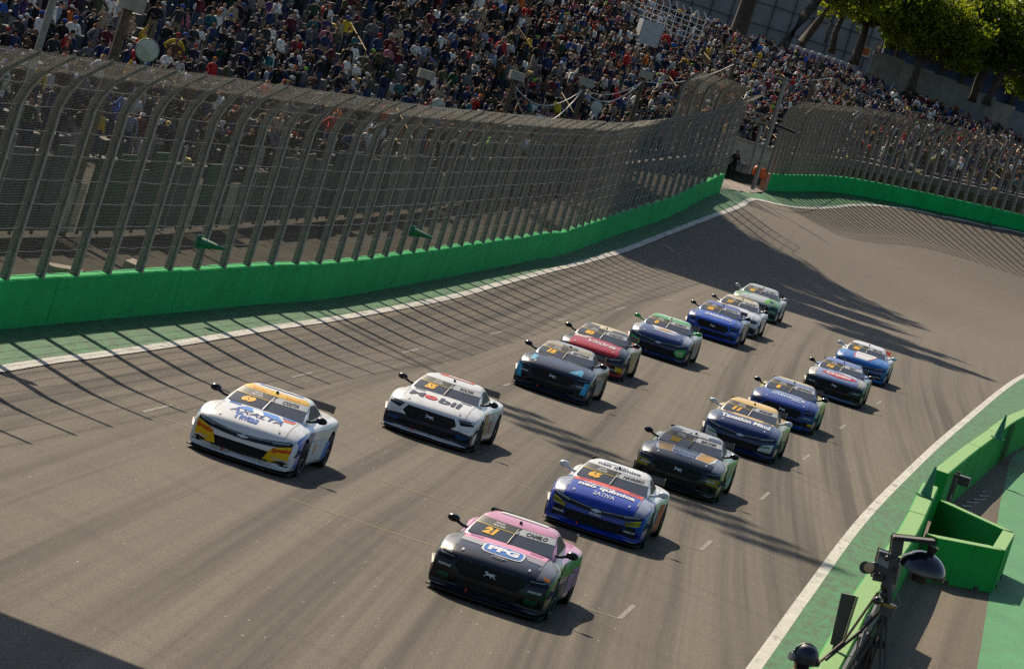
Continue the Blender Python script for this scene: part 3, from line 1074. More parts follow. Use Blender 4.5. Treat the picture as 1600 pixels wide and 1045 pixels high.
STN = [  # y, half width, floor, shoulder, crown, plan bow
    (-2.42, .80, .42, .80, .86, -.10), (-2.38, .90, .30, .87, .94, -.10), (-2.15, .955, .16, .90, .975, -.05), (-1.80, .985, .11, .905, .98, 0), (-1.4, .995, .11, .91, .975, 0), (-1.0, .985, .10, .895, .965, 0),
    (-.7, .945, .09, .87, .945, 0), (0, .93, .09, .85, .925, 0), (.7, .93, .09, .845, .935, 0), (.97, .945, .09, .845, .955, 0), (1.15, .975, .09, .845, .945, 0), (1.4, .99, .09, .835, .925, .01),
    (1.75, .985, .09, .805, .885, .04), (2.0, .975, .09, .765, .84, .10), (2.2, .96, .09, .715, .785, .16), (2.33, .95, .09, .66, .725, .19), (2.40, .94, .09, .585, .645, .2), (2.445, .935, .10, .47, .52, .2),
    (2.455, .93, .11, .33, .37, .2), (2.45, .92, .12, .21, .23, .2)]
HALF = [(0, 0, 'b'), (.45, 0, 'b'), (.90, 0, 'b'), (.975, .05, 'l'), (1.0, .16, 'l'), (1.0, .5, 'm'), (.997, .86, 'm'), (.975, .975, 'm'), (.925, .12, 's'), (.78, .62, 's'), (.70, .80, 's'), (.5, .93, 's'), (.25, .99, 's'), (0, 1, 's')]


def section(st):
    y, w, zb, zs, zt, k = st
    out = []
    for a, b, tp in HALF:
        x = w * a
        if tp == 'b': z = zb
        elif tp == 'l': z = zb + b * min(1, (zs - zb) / .4)
        elif tp == 'm': z = zb + b * (zs - zb)
        else: z = zs + b * (zt - zs)
        out.append((x, y - k * abs(a) ** 3.4, z))
    return out + [(-x, yy, z) for x, yy, z in out[-2:0:-1]]


CAMARO_CUTS = [[(-.60, .40), (.60, .40), (.50, .19), (-.50, .19)], [(.62, .43), (.80, .40), (.82, .20), (.56, .21)], [(-.62, .43), (-.56, .21), (-.82, .20), (-.80, .40)]]
MUSTANG_CUTS = [[(-.50, .655), (.50, .655), (.58, .52), (.44, .40), (-.44, .40), (-.58, .52)], [(-.52, .33), (.52, .33), (.50, .17), (-.50, .17)], [(.62, .36), (.82, .34), (.80, .20), (.60, .18)], [(-.62, .36), (-.60, .18), (-.80, .20), (-.82, .34)]]


def inpoly(x, z, poly):
    c = False
    n = len(poly)
    for i in range(n):
        x1, z1 = poly[i]
        x2, z2 = poly[i - 1]
        if (z1 > z) != (z2 > z) and x < (x2 - x1) * (z - z1) / (z2 - z1) + x1: c = not c
    return c


def grid_poly(poly, res):
    """bmesh polygon in the xy plane, cut by a grid"""
    bm = bmesh.new()
    f = bm.faces.new([bm.verts.new((a, b, 0)) for a, b in poly])
    cut_grid(bm, res)
    return bm


def cut_grid(bm, res):
    if not bm.verts: return
    xs, ys = [v.co.x for v in bm.verts], [v.co.y for v in bm.verts]
    for ax, lo, hi in ((0, min(xs), max(xs)), (1, min(ys), max(ys))):
        for q in np.arange(math.floor(lo / res) * res + res, hi, res):
            co, no = [0, 0, 0], [0, 0, 0]
            co[ax], no[ax] = q, 1
            bmesh.ops.bisect_plane(bm, geom=bm.verts[:] + bm.edges[:] + bm.faces[:], dist=1e-5, plane_co=co, plane_no=no)


def body_mesh(name, cuts):
    rings = [section(s) for s in STN]
    k = len(rings[0])
    vs = [p for r in rings for p in r]
    fs = []
    for i in range(len(rings) - 1):
        for c in range(k):
            c2 = (c + 1) % k
            fs.append((i * k + c, (i + 1) * k + c, (i + 1) * k + c2, i * k + c2))
    fs.append(tuple(range(k)))
    fs.append(tuple(range((len(rings) - 1) * k, len(rings) * k))[::-1])
    me = mk(name, vs, fs)
    bm = bmesh.new(); bm.from_mesh(me)
    bmesh.ops.recalc_face_normals(bm, faces=bm.faces[:])
    bm.to_mesh(me); bm.free()
    cr = me.attributes.new('crease_edge', 'FLOAT', 'EDGE')
    crs = np.zeros(len(me.edges))
    for e in me.edges:
        a_, b_ = e.vertices
        ra, ca, rb, cb = a_ // k, a_ % k, b_ // k, b_ % k
        if ca == cb and ca in (8, k - 8): crs[e.index] = .55          # shoulder line
        if ra == rb and ra in (15, 16): crs[e.index] = .5             # hood lip
        if ca == cb and ca in (3, k - 3): crs[e.index] = .6
    cr.data.foreach_set('value', crs)
    o = link(name, me)
    ss = o.modifiers.new('s', 'SUBSURF'); ss.levels = ss.render_levels = 1
    cut = []
    for sx in (-1, 1):
        for wy in (1.42, -1.42):
            q = MB()
            Mx = Matrix.Translation((sx * .60, wy, .33)) @ Matrix.Rotation(sx * math.pi / 2, 4, 'Y')
            q.lathe([(.42, 0), (.42, .6)], 28, Mx)
            n = len(q.v)
            q.f.append(tuple(range(28))[::-1]); q.f.append(tuple(range(28, 56)))
            cut.append(q.mesh('c', None))
    for poly in cuts:
        bmp = grid_poly(poly, .12)
        yb = lambda x: 2.37 - .2 * (abs(x) / .93) ** 3.4
        top = {v: bmp.verts.new((v.co.x, 3.0, v.co.y)) for v in bmp.verts[:]}
        fl = bmp.faces[:]
        bnd = [e for e in bmp.edges if len(e.link_faces) == 1]
        for f in fl: bmp.faces.new([top[v] for v in f.verts])
        for e in bnd: bmp.faces.new((e.verts[0], e.verts[1], top[e.verts[1]], top[e.verts[0]]))
        for v in top: v.co = (v.co.x, yb(v.co.x), v.co.y)
        bmesh.ops.recalc_face_normals(bmp, faces=bmp.faces[:])
        m_ = bpy.data.meshes.new('c'); bmp.to_mesh(m_); bmp.free()
        cut.append(m_)
    tmp = []
    for m_ in cut:
        bmc = bmesh.new(); bmc.from_mesh(m_); bmesh.ops.recalc_face_normals(bmc, faces=bmc.faces[:]); bmc.to_mesh(m_); bmc.free()
        co = link('cutter', m_)
        tmp.append(co)
        b = o.modifiers.new('b', 'BOOLEAN'); b.operation = 'DIFFERENCE'; b.object = co; b.solver = 'EXACT'
    dg = bpy.context.evaluated_depsgraph_get()
    out = bpy.data.meshes.new_from_object(o.evaluated_get(dg))
    for c_ in tmp: bpy.data.objects.remove(c_)
    bpy.data.objects.remove(o)
    out.name = 'body'
    out.materials.clear()
    for i in range(9): out.materials.append(None)
    # regions: 0 side rear, 1 hood, 2 fender top, 3 nose, 4 bumper, 5 side front, 6 deck and tail, 7 black, 8 skirt
    for p in out.polygons:
        x, y, z = p.center
        nx, ny, nz = p.normal
        ysurf = 2.45 - .2 * (abs(x) / .93) ** 3.4
        well = any(math.hypot(y - wy, z - .33) < .428 for wy in (1.42, -1.42)) and abs(x) < .985 and abs(nx) < .98 or (abs(x) < .64 and z < .75 and abs(nx) > .9)
        rec = y > 1.9 and any(inpoly(x, z, c) for c in cuts) and y < ysurf - .02 or (y > 1.9 and abs(ny) < .3 and any(inpoly(x * .97, z, c) or inpoly(x, z - .012, c) or inpoly(x, z + .012, c) for c in cuts) and y < ysurf)
        if nz < -.5 or well or rec: r = 7
        elif abs(nx) > .62 and y < 2.1: r = 8 if z < .22 else (5 if y > .35 else 0)
        elif y < -2.1 and ny < -.4: r = 6
        elif y > 2.0 and nz < .55: r = 3 if z > .42 else 4
        elif y > .93: r = 1 if abs(x) < .69 else 2
        elif y < -.5: r = 6
        else: r = 5 if y > .35 else 0
        p.material_index = r
        p.use_smooth = True
    try: out.shade_auto_smooth
    except Exception: pass
    for e in out.edges: pass
    return out


def sharp_by_angle(me, deg=38):
    bm = bmesh.new(); bm.from_mesh(me)
    for e in bm.edges:
        if len(e.link_faces) == 2 and e.calc_face_angle(0) > math.radians(deg): e.smooth = False
    bm.to_mesh(me); bm.free()


GH = [(.88, 1.02, -1.78, .80, .10), (.95, .93, -1.62, .775, .11), (1.03, .70, -1.40, .735, .12), (1.12, .45, -1.16, .685, .13), (1.195, .24, -.98, .635, .13), (1.235, .10, -.90, .595, .12), (1.262, -.05, -.80, .53, .10), (1.272, -.2, -.7, .42, .06)]


def greenhouse_mesh():
    vs, fs = [], []
    NFp, NSp, NRp = 13, 9, 9
    for z, yf, yr, w, bow in GH:
        ring = []
        for t in np.linspace(-1, 1, NFp): ring.append((t * w * .93, yf - bow * abs(t) ** 2.0, z))
        for t in np.linspace(0.06, .94, NSp): ring.append((w * (1.0 - .10 * t), (yf - bow) * (1 - t) + (yr + .10) * t, z))
        for t in np.linspace(1, -1, NRp): ring.append((t * w * .84, yr + .08 * t * t, z))
        for t in np.linspace(.94, .06, NSp): ring.append((-w * (1.0 - .10 * t), (yf - bow) * (1 - t) + (yr + .10) * t, z))
        vs += ring
    k = NFp + NRp + 2 * NSp
    for i in range(len(GH) - 1):
        for c in range(k):
            c2 = (c + 1) % k
            fs.append((i * k + c, (i + 1) * k + c, (i + 1) * k + c2, i * k + c2))
    vs.append((0, -.42, 1.282))
    n = len(vs) - 1
    for c in range(k): fs.append(((len(GH) - 1) * k + c, n, (len(GH) - 1) * k + (c + 1) % k))
    me = mk('cabin', vs, fs, None, True)
    bm = bmesh.new(); bm.from_mesh(me); bmesh.ops.recalc_face_normals(bm, faces=bm.faces[:]); bm.to_mesh(me); bm.free()
    for i in range(3): me.materials.append(None)      # 0 pillars, 1 roof, 2 roof front band
    for p in me.polygons:
        x, y, z = p.center
        p.material_index = (2 if (z > 1.15 and y > -.12 and abs(x) < .62) else (0 if z < 1.2 else 1))
        p.use_smooth = True
    return me


BODY = {'c': body_mesh('body', CAMARO_CUTS), 'm': body_mesh('body', MUSTANG_CUTS)}
CABIN = greenhouse_mesh()
for m_ in (*BODY.values(), CABIN): sharp_by_angle(m_, 40)


def bvh(*mes):
    vs, fs = [], []
    for me in mes:
        n = len(vs)
        vs += [v.co.copy() for v in me.vertices]
        fs += [[n + i for i in p.vertices] for p in me.polygons]
    return BVHTree.FromPolygons(vs, fs)


# smooth nose without cuts for laying film and lamps on
def plain_body():
    rings = [section(s) for s in STN]
    k = len(rings[0])
    me = mk('plain', [p for r in rings for p in r], [(i * k + c, (i + 1) * k + c, (i + 1) * k + (c + 1) % k, i * k + (c + 1) % k) for i in range(len(rings) - 1) for c in range(k)])
    o = link('plain', me)
    ss = o.modifiers.new('s', 'SUBSURF'); ss.levels = ss.render_levels = 1
    out = bpy.data.meshes.new_from_object(o.evaluated_get(bpy.context.evaluated_depsgraph_get()))
    bpy.data.objects.remove(o)
    return out


BVB = bvh(plain_body())
BVC = bvh(CABIN)
BV2 = {k: bvh(m_) for k, m_ in BODY.items()}
AX = {  # viewer's (a right, b up) -> ray start, direction
    'front': lambda a, b: ((-a, 6, b), (0, -1, 0)), 'top': lambda a, b: ((-a, -b, 6), (0, 0, -1)), 'left': lambda a, b: ((-6, -a, b), (1, 0, 0)), 'right': lambda a, b: ((6, a, b), (-1, 0, 0))}


def project(bm, axis, tree, off):
    dead = []
    for v in bm.verts:
        o, d = AX[axis](v.co.x, v.co.y)
        hit = tree.ray_cast(Vector(o), Vector(d))
        if hit[0] is None:
            dead.append(v)
            continue
        n = hit[1] if hit[1].dot(Vector(d)) < 0 else -hit[1]
        v.co = hit[0] + n * off - Vector(d) * off * .6
    if dead: bmesh.ops.delete(bm, geom=dead, context='VERTS')


def patch(name, poly, axis, mat, parent, cabin=False, off=.004, res=.09, depth=0.0):
    bm = grid_poly(poly, res)
    project(bm, axis, BVC if cabin else BVB, off)
    if not bm.faces: bm.free(); return None
    if depth:
        r = bmesh.ops.extrude_face_region(bm, geom=bm.faces[:])
        d = Vector(AX[axis](0, 0)[1])
        for v in [g for g in r['geom'] if isinstance(g, bmesh.types.BMVert)]: v.co -= d * depth
    me = bpy.data.meshes.new(name)
    bm.to_mesh(me); bm.free()
    me.materials.append(mat)
    me.polygons.foreach_set('use_smooth', [not depth] * len(me.polygons))
    return link(name, me, parent)


TXT = {}


def text_bm(s, size, bold=0.0, shear=0.0, stretch=1.0):
    key = (s, size, bold, shear, stretch)
    if key not in TXT:
        cu = bpy.data.curves.new('t', 'FONT')
        cu.body = s
        cu.size = size
        cu.align_x, cu.align_y = 'CENTER', 'CENTER'
        cu.offset = bold
        cu.shear = shear
        cu.resolution_u = 3
        o = bpy.data.objects.new('t', cu)
        C.objects.link(o)
        me = bpy.data.meshes.new_from_object(o.evaluated_get(bpy.context.evaluated_depsgraph_get()))
        bpy.data.objects.remove(o)
        bpy.data.curves.remove(cu)
        TXT[key] = me
    bm = bmesh.new()
    bm.from_mesh(TXT[key])
    for v in bm.verts: v.co.x *= stretch
    return bm


def text(s, pos, size, axis, col, parent, cabin=False, bold=.006, shear=0.0, stretch=1.0, rot=0.0, off=.0075, arc=0.0, fit=None):
    bm = text_bm(s, size, bold, shear, stretch)
    if fit and bm.verts:
        xs, ys = [v.co.x for v in bm.verts], [v.co.y for v in bm.verts]
        x0, x1, y0, y1 = min(xs), max(xs), min(ys), max(ys)
        for v in bm.verts: v.co = ((v.co.x - (x0 + x1) / 2) / (x1 - x0) * fit[0], (v.co.y - (y0 + y1) / 2) / (y1 - y0) * fit[1], 0)
    ca, sa = math.cos(rot), math.sin(rot)
    for v in bm.verts:
        x, y = v.co.x, v.co.y
        y += arc * x * x
        v.co = (pos[0] + x * ca - y * sa, pos[1] + x * sa + y * ca, 0)
    cut_grid(bm, .16)
    project(bm, axis, BVC if cabin else BVB, off)
    me = bpy.data.meshes.new('lettering')
    bm.to_mesh(me); bm.free()
    me.materials.append(vinyl(col))
    return link('lettering', me, parent)


def wheel_meshes():
    Mx = Matrix.Rotation(math.pi / 2, 4, 'Y')
    t = MB().lathe([(.225, -.135), (.30, -.138), (.325, -.125), (.335, -.09), (.336, 0), (.335, .09), (.325, .125), (.30, .138), (.225, .135)], 28, Mx)
    r = MB()
    r.lathe([(.227, -.13), (.20, -.115), (.195, .09), (.0001, .085)], 24, Mx)
    r.lathe([(.227, .13), (.215, .132), (.20, .115), (.195, .02)], 24, Mx)
    for k in range(10):
        a = 2 * math.pi * k / 10
        for sgn in (1,):
            p0, p1 = np.array([sgn * .11, .045 * math.cos(a), .045 * math.sin(a)]), np.array([sgn * .118, .212 * math.cos(a + .08), .212 * math.sin(a + .08)])
            r.tube([p0, p1], [.018, .013], 4)
            r.tube([p0 * [-1, 1, 1], p1 * [-1, 1, 1]], [.018, .013], 4)
    r.lathe([(.05, .10), (.05, .125), (.0001, .128)], 12, Mx)
    r.lathe([(.05, -.10), (.05, -.125), (.0001, -.128)], 12, Mx)
    return t.mesh('wheel', TYRE, True), r.mesh('rim', RIMM)


WHEELM, RIMMESH = wheel_meshes()


def splitter_mesh():
    vs, fs = [], []
    xs = np.linspace(-.95, .95, 21)
    for x in xs:
        y = 2.50 - .21 * (abs(x) / .93) ** 3.4
        for yy, z in ((y, .065), (y, .085), (1.6, .095), (1.6, .065)): vs.append((x, yy, z))
    for i in range(20):
        for c in range(4):
            c2 = (c + 1) % 4
            fs.append((i * 4 + c, i * 4 + c2, (i + 1) * 4 + c2, (i + 1) * 4 + c))
    fs += [(3, 2, 1, 0), (80, 81, 82, 83)]
    return mk('splitter', vs, fs, BLACKP)


SPLITM = splitter_mesh()


def mirror_mesh(s):
    m = MB()
    m.tube([(s * .70, .62, .96), (s * .84, .66, .99), (s * .93, .66, 1.03)], [.03, .026, .03], 6)
    prof = [(.0001, .085), (.055, .07), (.088, .03), (.095, -.03), (.09, -.05), (.0001, -.05)]
    Mx = Matrix.Translation((s * 1.0, .65, 1.06)) @ Matrix.Rotation(-math.pi / 2, 4, 'X') @ Matrix.Diagonal((1.12, .74, 1, 1))
    m.lathe(prof, 14, Mx)
    return m.mesh('mirror', None, True)


MIRR = {s: mirror_mesh(s) for s in (-1, 1)}
for m_ in MIRR.values(): m_.materials.append(None)
_wg = MB()
_wg.add([(-.74, -2.24, 1.00), (.74, -2.24, 1.00), (.74, -2.40, 1.11), (-.74, -2.40, 1.11), (-.74, -2.24, .98), (.74, -2.24, .98), (.74, -2.40, 1.085), (-.74, -2.40, 1.085)],
        [(0, 1, 2, 3), (7, 6, 5, 4), (0, 4, 5, 1), (1, 5, 6, 2), (2, 6, 7, 3), (3, 7, 4, 0)])
for s in (-1, 1):
    _wg.box((s * .745, -2.32, 1.04), (.015, .22, .15))
    _wg.box((s * .45, -2.28, .97), (.02, .10, .10))
WINGM = _wg.mesh('rear_wing', None); WINGM.materials.append(None)
WIPM = MB().tube([(.02, 1.0, .965), (.0, .72, 1.065), (-.03, .38, 1.185)], [.012, .010, .007], 5).mesh('wiper', None)
WIPM.materials.append(None)
_rv = MB()
_rv.box((0, .03, 1.27), (.05, .09, .035), 0, .6)
ROOFCAM = _rv.mesh('roof_camera', BLACKP)
PONY = [(-.115, .026), (-.105, .046), (-.088, .058), (-.065, .05), (-.035, .03), (.015, .026), (.052, .034), (.075, .036), (.135, .022), (.08, .018), (.075, .0), (.105, -.022), (.13, -.046), (.108, -.044), (.07, -.02), (.035, -.008), (.03, -.022), (.055, -.05), (.035, -.05), (.008, -.024), (-.005, -.012), (-.04, -.01), (-.075, -.018), (-.1, -.045), (-.112, -.034), (-.085, -.004), (-.062, .012), (-.078, .03)]
PONY = [(a * .8, b * .85) for a, b in PONY]
BOWTIE = [(-.10, -.012), (-.085, .022), (-.035, .022), (-.03, .036), (.045, .036), (.04, .022), (.10, .022), (.085, -.012), (.035, -.012), (.03, -.028), (-.045, -.028), (-.04, -.012)]


def mirr(poly): return [(-a, b) for a, b in poly][::-1]


def ellipse(cx, cy, rx, ry, n=20, pw=2.0):
    out = []
    for i in range(n):
        t = 2 * math.pi * i / n
        c, s = math.cos(t), math.sin(t)
        out.append((cx + rx * math.copysign(abs(c) ** (2 / pw), c), cy + ry * math.copysign(abs(s) ** (2 / pw), s)))
    return out


def make_car(kind, label, corner, yaw, cols, num, name, decals, wiper=BK_, mirror=BK_, wing=BK_, banner=None, nascar=True):
    """corner: plan position of the car's front left splitter corner"""
    rz = math.pi + TH + yaw
    R = Matrix.Rotation(rz, 3, 'Z')
    o = Vector((corner[0], corner[1], 0)) - R @ Vector((-.97 * 1.06, 2.28, 0))
    car = tag(empty('race_car', (o.x, o.y, float(zg(o.x, o.y)[0])), rz), label, 'race car', 'race cars on the grid straight')
    car.scale = (1.06, 1, 1)
    g = lambda k, d='body': paint(cols.get(k, cols.get(d, W)))
    b = link('body', BODY[kind], car)
    for i, k in enumerate(('side_rear', 'hood', 'fender', 'nose', 'bumper', 'side_front', 'deck', None, 'skirt')):
        b.material_slots[i].link = 'OBJECT'
        b.material_slots[i].material = GRILLEM if k is None else g(k)
    c = link('cabin', CABIN, car)
    for i, k in enumerate(('pillar', 'roof', 'header')):
        c.material_slots[i].link = 'OBJECT'
        c.material_slots[i].material = g(k)
    link('splitter', SPLITM, car)
    for sx in (-1, 1):
        for wy in (1.42, -1.42):
            w_ = link('wheel', WHEELM, car, (sx * .862, wy, .336), (random.random() * 6, 0, (-.04 if wy > 0 else 0)))
            link('rim', RIMMESH, w_)
        mo = link('mirror', MIRR[sx], car)
        mo.material_slots[0].link = 'OBJECT'; mo.material_slots[0].material = paint(mirror)
    wgo = link('rear_wing', WINGM, car)
    wgo.material_slots[0].link = 'OBJECT'; wgo.material_slots[0].material = paint(wing)
    wp = link('wiper', WIPM, car)
    wp.material_slots[0].link = 'OBJECT'; wp.material_slots[0].material = vinyl(wiper)
    link('roof_camera', ROOFCAM, car)
    # glass
    ws = patch('windscreen', [(-.715, .945), (.715, .945), (.615, 1.195), (-.615, 1.195)], 'front', GLASS, car, True, .005)
    for side in ('left', 'right'):
        sg = 1 if side == 'left' else -1
        P1 = [(-sg * .58, .965), (-sg * .06, 1.185), (sg * .42, 1.19), (sg * .42, .965)]
        P2 = [(sg * .50, .965), (sg * .50, 1.185), (sg * .78, 1.165), (sg * 1.18, .985)]
        patch('side_window', P1, side, DARKGL, car, True, .006)
        patch('side_window', P2, side, DARKGL, car, True, .006)
    # banner across the top of the screen, driver name, number
    patch('sun_strip', [(-.665, 1.10), (-.02, 1.10), (.07, 1.187), (-.625, 1.187)], 'front', vinyl((.012, .018, .028)), car, True, .009)
    patch('sun_strip', [(.0, 1.10), (.66, 1.10), (.625, 1.187), (.09, 1.187)], 'front', vinyl(banner or (.46, .48, .49)), car, True, .009)
    patch('sun_strip_edge', [(-.67, 1.092), (.0, 1.092), (.0, 1.10), (-.667, 1.10)], 'front', vinyl((.55, .40, .02)), car, True, .010)
    text(name, (.345, 1.140), .1, 'front', (.02, .022, .025), car, True, .003, .25, 1, off=.013, fit=(min(.058 * len(name), .42), .052))
    text('NASCAR', (-.28, 1.162), .03, 'front', (.6, .6, .6), car, True, .001, 0, 1.3, off=.013)
    text('BRASIL SERIES', (-.28, 1.127), .03, 'front', (.6, .6, .6), car, True, .001, 0, 1.1, off=.013)
    text(num, (-.37, 1.035), .125, 'front', NUM, car, True, .009, .3, 1, off=.011, fit=(.125 * len(num), .092))
    # hood vents
    for s in (-1, 1):
        patch('hood_vent', [(s * .38, -1.08), (s * .62, -1.05), (s * .60, -1.19), (s * .40, -1.22)], 'top', BLACKP if cols.get('vent') is None else paint(cols['vent']), car, off=.006)
    if kind == 'c':
        # full width slit with lamps at both ends
        slit = [(-.88, .675), (-.60, .625), (-.3, .585), (0, .57), (.3, .585), (.60, .625), (.88, .675), (.86, .585), (.62, .52), (.3, .49), (0, .475), (-.3, .49), (-.62, .52), (-.86, .585)]
        lb = patch('lamp_band', slit, 'front', LAMPD, car, off=.006)
        for s in (-1, 1):
            hl = patch('headlamp', [(s * .52, .592), (s * .83, .648), (s * .82, .612), (s * .55, .556)], 'front', M('headlamp_glass', (.20, .21, .22), .12, coat=.6), car, off=.010)
            patch('trim_line', [(s * .1, .553), (s * .52, .59), (s * .85, .652), (s * .85, .644), (s * .52, .582), (s * .1, .545)], 'front', SILVER, car, off=.011)
        patch('emblem', [(a, b + .525) for a, b in BOWTIE], 'front', SILVER, car, off=.014)
        gz = (.20, .39, .56)
        gr = MB()
        for z in np.arange(.215, .40, .035): gr.tube([(x, 2.40 - .2 * (abs(x) / .93) ** 3.4, z) for x in np.linspace(-.52, .52, 9)], .006, 4)
        for x in np.arange(-.48, .5, .08): gr.tube([(x, 2.40 - .2 * (abs(x) / .93) ** 3.4, .19), (x, 2.40 - .2 * (abs(x) / .93) ** 3.4, .40)], .005, 4)
        gr.build('grille', GRIDM, car)
        ny_, nz_ = .70, .31
    else:
        for s in (-1, 1):
            patch('headlamp', [(s * .58, .668), (s * .90, .69), (s * .90, .60), (s * .66, .56)], 'front', LAMPD, car, off=.006)
            patch('trim_line', [(s * .62, .640), (s * .85, .650), (s * .85, .642), (s * .62, .632)], 'front', SILVER, car, off=.011)
        patch('emblem', [(a, b + .535) for a, b in PONY], 'front', SILVER, car, off=.0)
        gr = MB()
        for z in np.arange(.425, .65, .032): gr.tube([(x, 2.40 - .2 * (abs(x) / .93) ** 3.4, z) for x in np.linspace(-.50, .50, 9)], .006, 4)
        for x in (-.34, -.18, .18, .34): gr.tube([(x, 2.405 - .2 * (abs(x) / .93) ** 3.4, .40), (x, 2.405 - .2 * (abs(x) / .93) ** 3.4, .655)], .009, 4)
        for z in np.arange(.19, .34, .035): gr.tube([(x, 2.41 - .2 * (abs(x) / .93) ** 3.4, z) for x in np.linspace(-.50, .50, 9)], .006, 4)
        for x in (-.3, -.1, .1, .3): gr.tube([(x, 2.415 - .2 * (abs(x) / .93) ** 3.4, .17), (x, 2.415 - .2 * (abs(x) / .93) ** 3.4, .335)], .008, 4)
        gr.build('grille', GRIDM, car)
        ny_, nz_ = .74, .475
    if nascar:
        for s in (-1, 1): text('NASCAR', (s * ny_, nz_), .05, 'front', (.6, .62, .64), car, False, .002, .2, 1.1, off=.012)
    for s in (-1, 1):
        patch('panel_gap', [(s * .690, -.98), (s * .697, -.98), (s * .700, -2.28), (s * .693, -2.28)], 'top', BLACKP, car, off=.009, res=.2)
        patch('hood_pin', ellipse(s * .55, -2.16, .022, .05, 8), 'top', SILVER, car, off=.010)
        cn = MB()
        cn.add([(s * .90, 2.20, .44), (s * .965, 1.98, .56), (s * 1.02, 1.96, .54), (s * .96, 2.20, .42)], [(0, 1, 2, 3)])
        cn.add([(s * .90, 2.20, .43), (s * .965, 1.98, .55), (s * 1.02, 1.96, .53), (s * .96, 2.20, .41)], [(3, 2, 1, 0)])
        cn.build('dive_plane', BLACKP, car)
        sd_ = 'left' if s < 0 else 'right'
        f_ = 1 if s < 0 else -1
        for ya in (.72, -.42): patch('panel_gap', [(-f_ * ya, .22), (-f_ * ya + .009, .22), (-f_ * (ya - .05) + .009, .86), (-f_ * (ya - .05), .86)], sd_, BLACKP, car, off=.009, res=.2)
        patch('side_vent', [(-f_ * .90, .60), (-f_ * .62, .63), (-f_ * .66, .50), (-f_ * .90, .50)], sd_, BLACKP, car, off=.010, res=.2)
    MB().box((.28, 2.47, .185), (.03, .10, .05)).build('tow_hook', paint(RED), car)
    for d in decals:
        t = d[0]
        if t == 'T': text(d[1], d[2], d[3], d[4], d[5], car, *d[6:7], **(d[7] if len(d) > 7 else {}))
        elif t == 'P': patch('decal', d[1], d[2], vinyl(d[3]), car, *(d[4:5]), **(d[5] if len(d) > 5 else {}))
    return car


def two(poly, ax, col, off=.006): return [('P', poly, ax, col, False, dict(off=off)), ('P', mirr(poly), ax, col, False, dict(off=off))]


def SIDE(poly, col, off=.006):       # same graphic on both flanks, given with a = towards the tail
    return [('P', poly, 'left', col, False, dict(off=off)), ('P', mirr(poly), 'right', col, False, dict(off=off))]


def TB(y): return -y        # hood coordinate: metres forward of the car's middle -> viewer's up
HB = dict
CARS = []


def spot(u, v): return at_z(u, v, .08)[:2]


YCOR = [(-.88, .60), (-.60, .505), (-.52, .44), (-.44, .25), (-.60, .235), (-.66, .27), (-.86, .32)]      # decal on the bumper corner, viewer's left
ZSHOULDER = [(-2.2, .72), (2.0, .72), (2.0, .50), (-2.2, .50)]
make_car('c', 'white and blue race car with yellow bumper corners, number 69, leading at left', spot(452, 743), 0, dict(body=W, side_front=(.02, .13, .5), fender=W, roof=W, header=(.78, .47, .02), skirt=(.3, .32, .35), side_rear=W, vent=(.03, .16, .55)), '69', 'COSTA',
         [('P', [(-.28, TB(1.16)), (.30, TB(1.16)), (.50, TB(1.56)), (.15, TB(1.48)), (-.40, TB(1.50))], 'top', (.05, .22, .62), False, dict(off=.005)),
          ('P', [(-.16, TB(1.24)), (.02, TB(1.22)), (.14, TB(1.60)), (-.05, TB(1.62))], 'top', W, False, dict(off=.007)),
          ('T', 'AXALTA', (.02, TB(1.68)), .30, 'top', (.012, .04, .20), False, dict(bold=.004, shear=.2, fit=(.98, .30))), ('T', 'Tintas', (-.10, TB(2.02)), .26, 'top', (.02, .11, .45), False, dict(bold=.008, fit=(.46, .32))),
          ('P', [(.42, TB(1.15)), (.66, TB(1.12)), (.64, TB(1.40)), (.46, TB(1.44))], 'top', (.55, .12, .05), False, dict(off=.004))] + two(YCOR, 'front', (.80, .48, .01)) +
         [('T', 'Spassini', (-.71, .475), .105, 'front', (.65, .08, .01), False, dict(rot=-.18, shear=.2)), ('T', 'Spassini', (.71, .475), .105, 'front', (.65, .08, .01), False, dict(rot=.18, shear=.2)),
          ('T', 'Spassini', (-.32, 1.222), .07, 'front', (.6, .10, .01), True, dict(bold=0, fit=(.26, .028))), ('T', 'Spassini', (.32, 1.222), .07, 'front', (.6, .10, .01), True, dict(bold=0, fit=(.26, .028))),
          ('P', [(-.42, .30), (.42, .30), (.40, .46), (-.40, .46)], 'top', (.08, .2, .6), True, dict(off=.006)), ('P', [(-.34, .32), (.34, .32), (.33, .44), (-.33, .44)], 'top', W, True, dict(off=.009))] +
         SIDE([(-1.05, .12), (-.75, .80), (-.70, .80), (-1.0, .12)], (.7, .2, .04)) + SIDE([(-.6, .2), (-.6, .62), (.95, .62), (.95, .2)], (.62, .64, .66)) + SIDE([(.75, .12), (.95, .55), (1.25, .55), (1.05, .12)], (.03, .17, .55), .008) +
         [('T', '69', (-.05, .44), .34, 'left', (.75, .3, .05), False, {}), ('T', '69', (.05, .44), .34, 'right', (.75, .3, .05), False, {})], wiper=(.6, .6, .6))

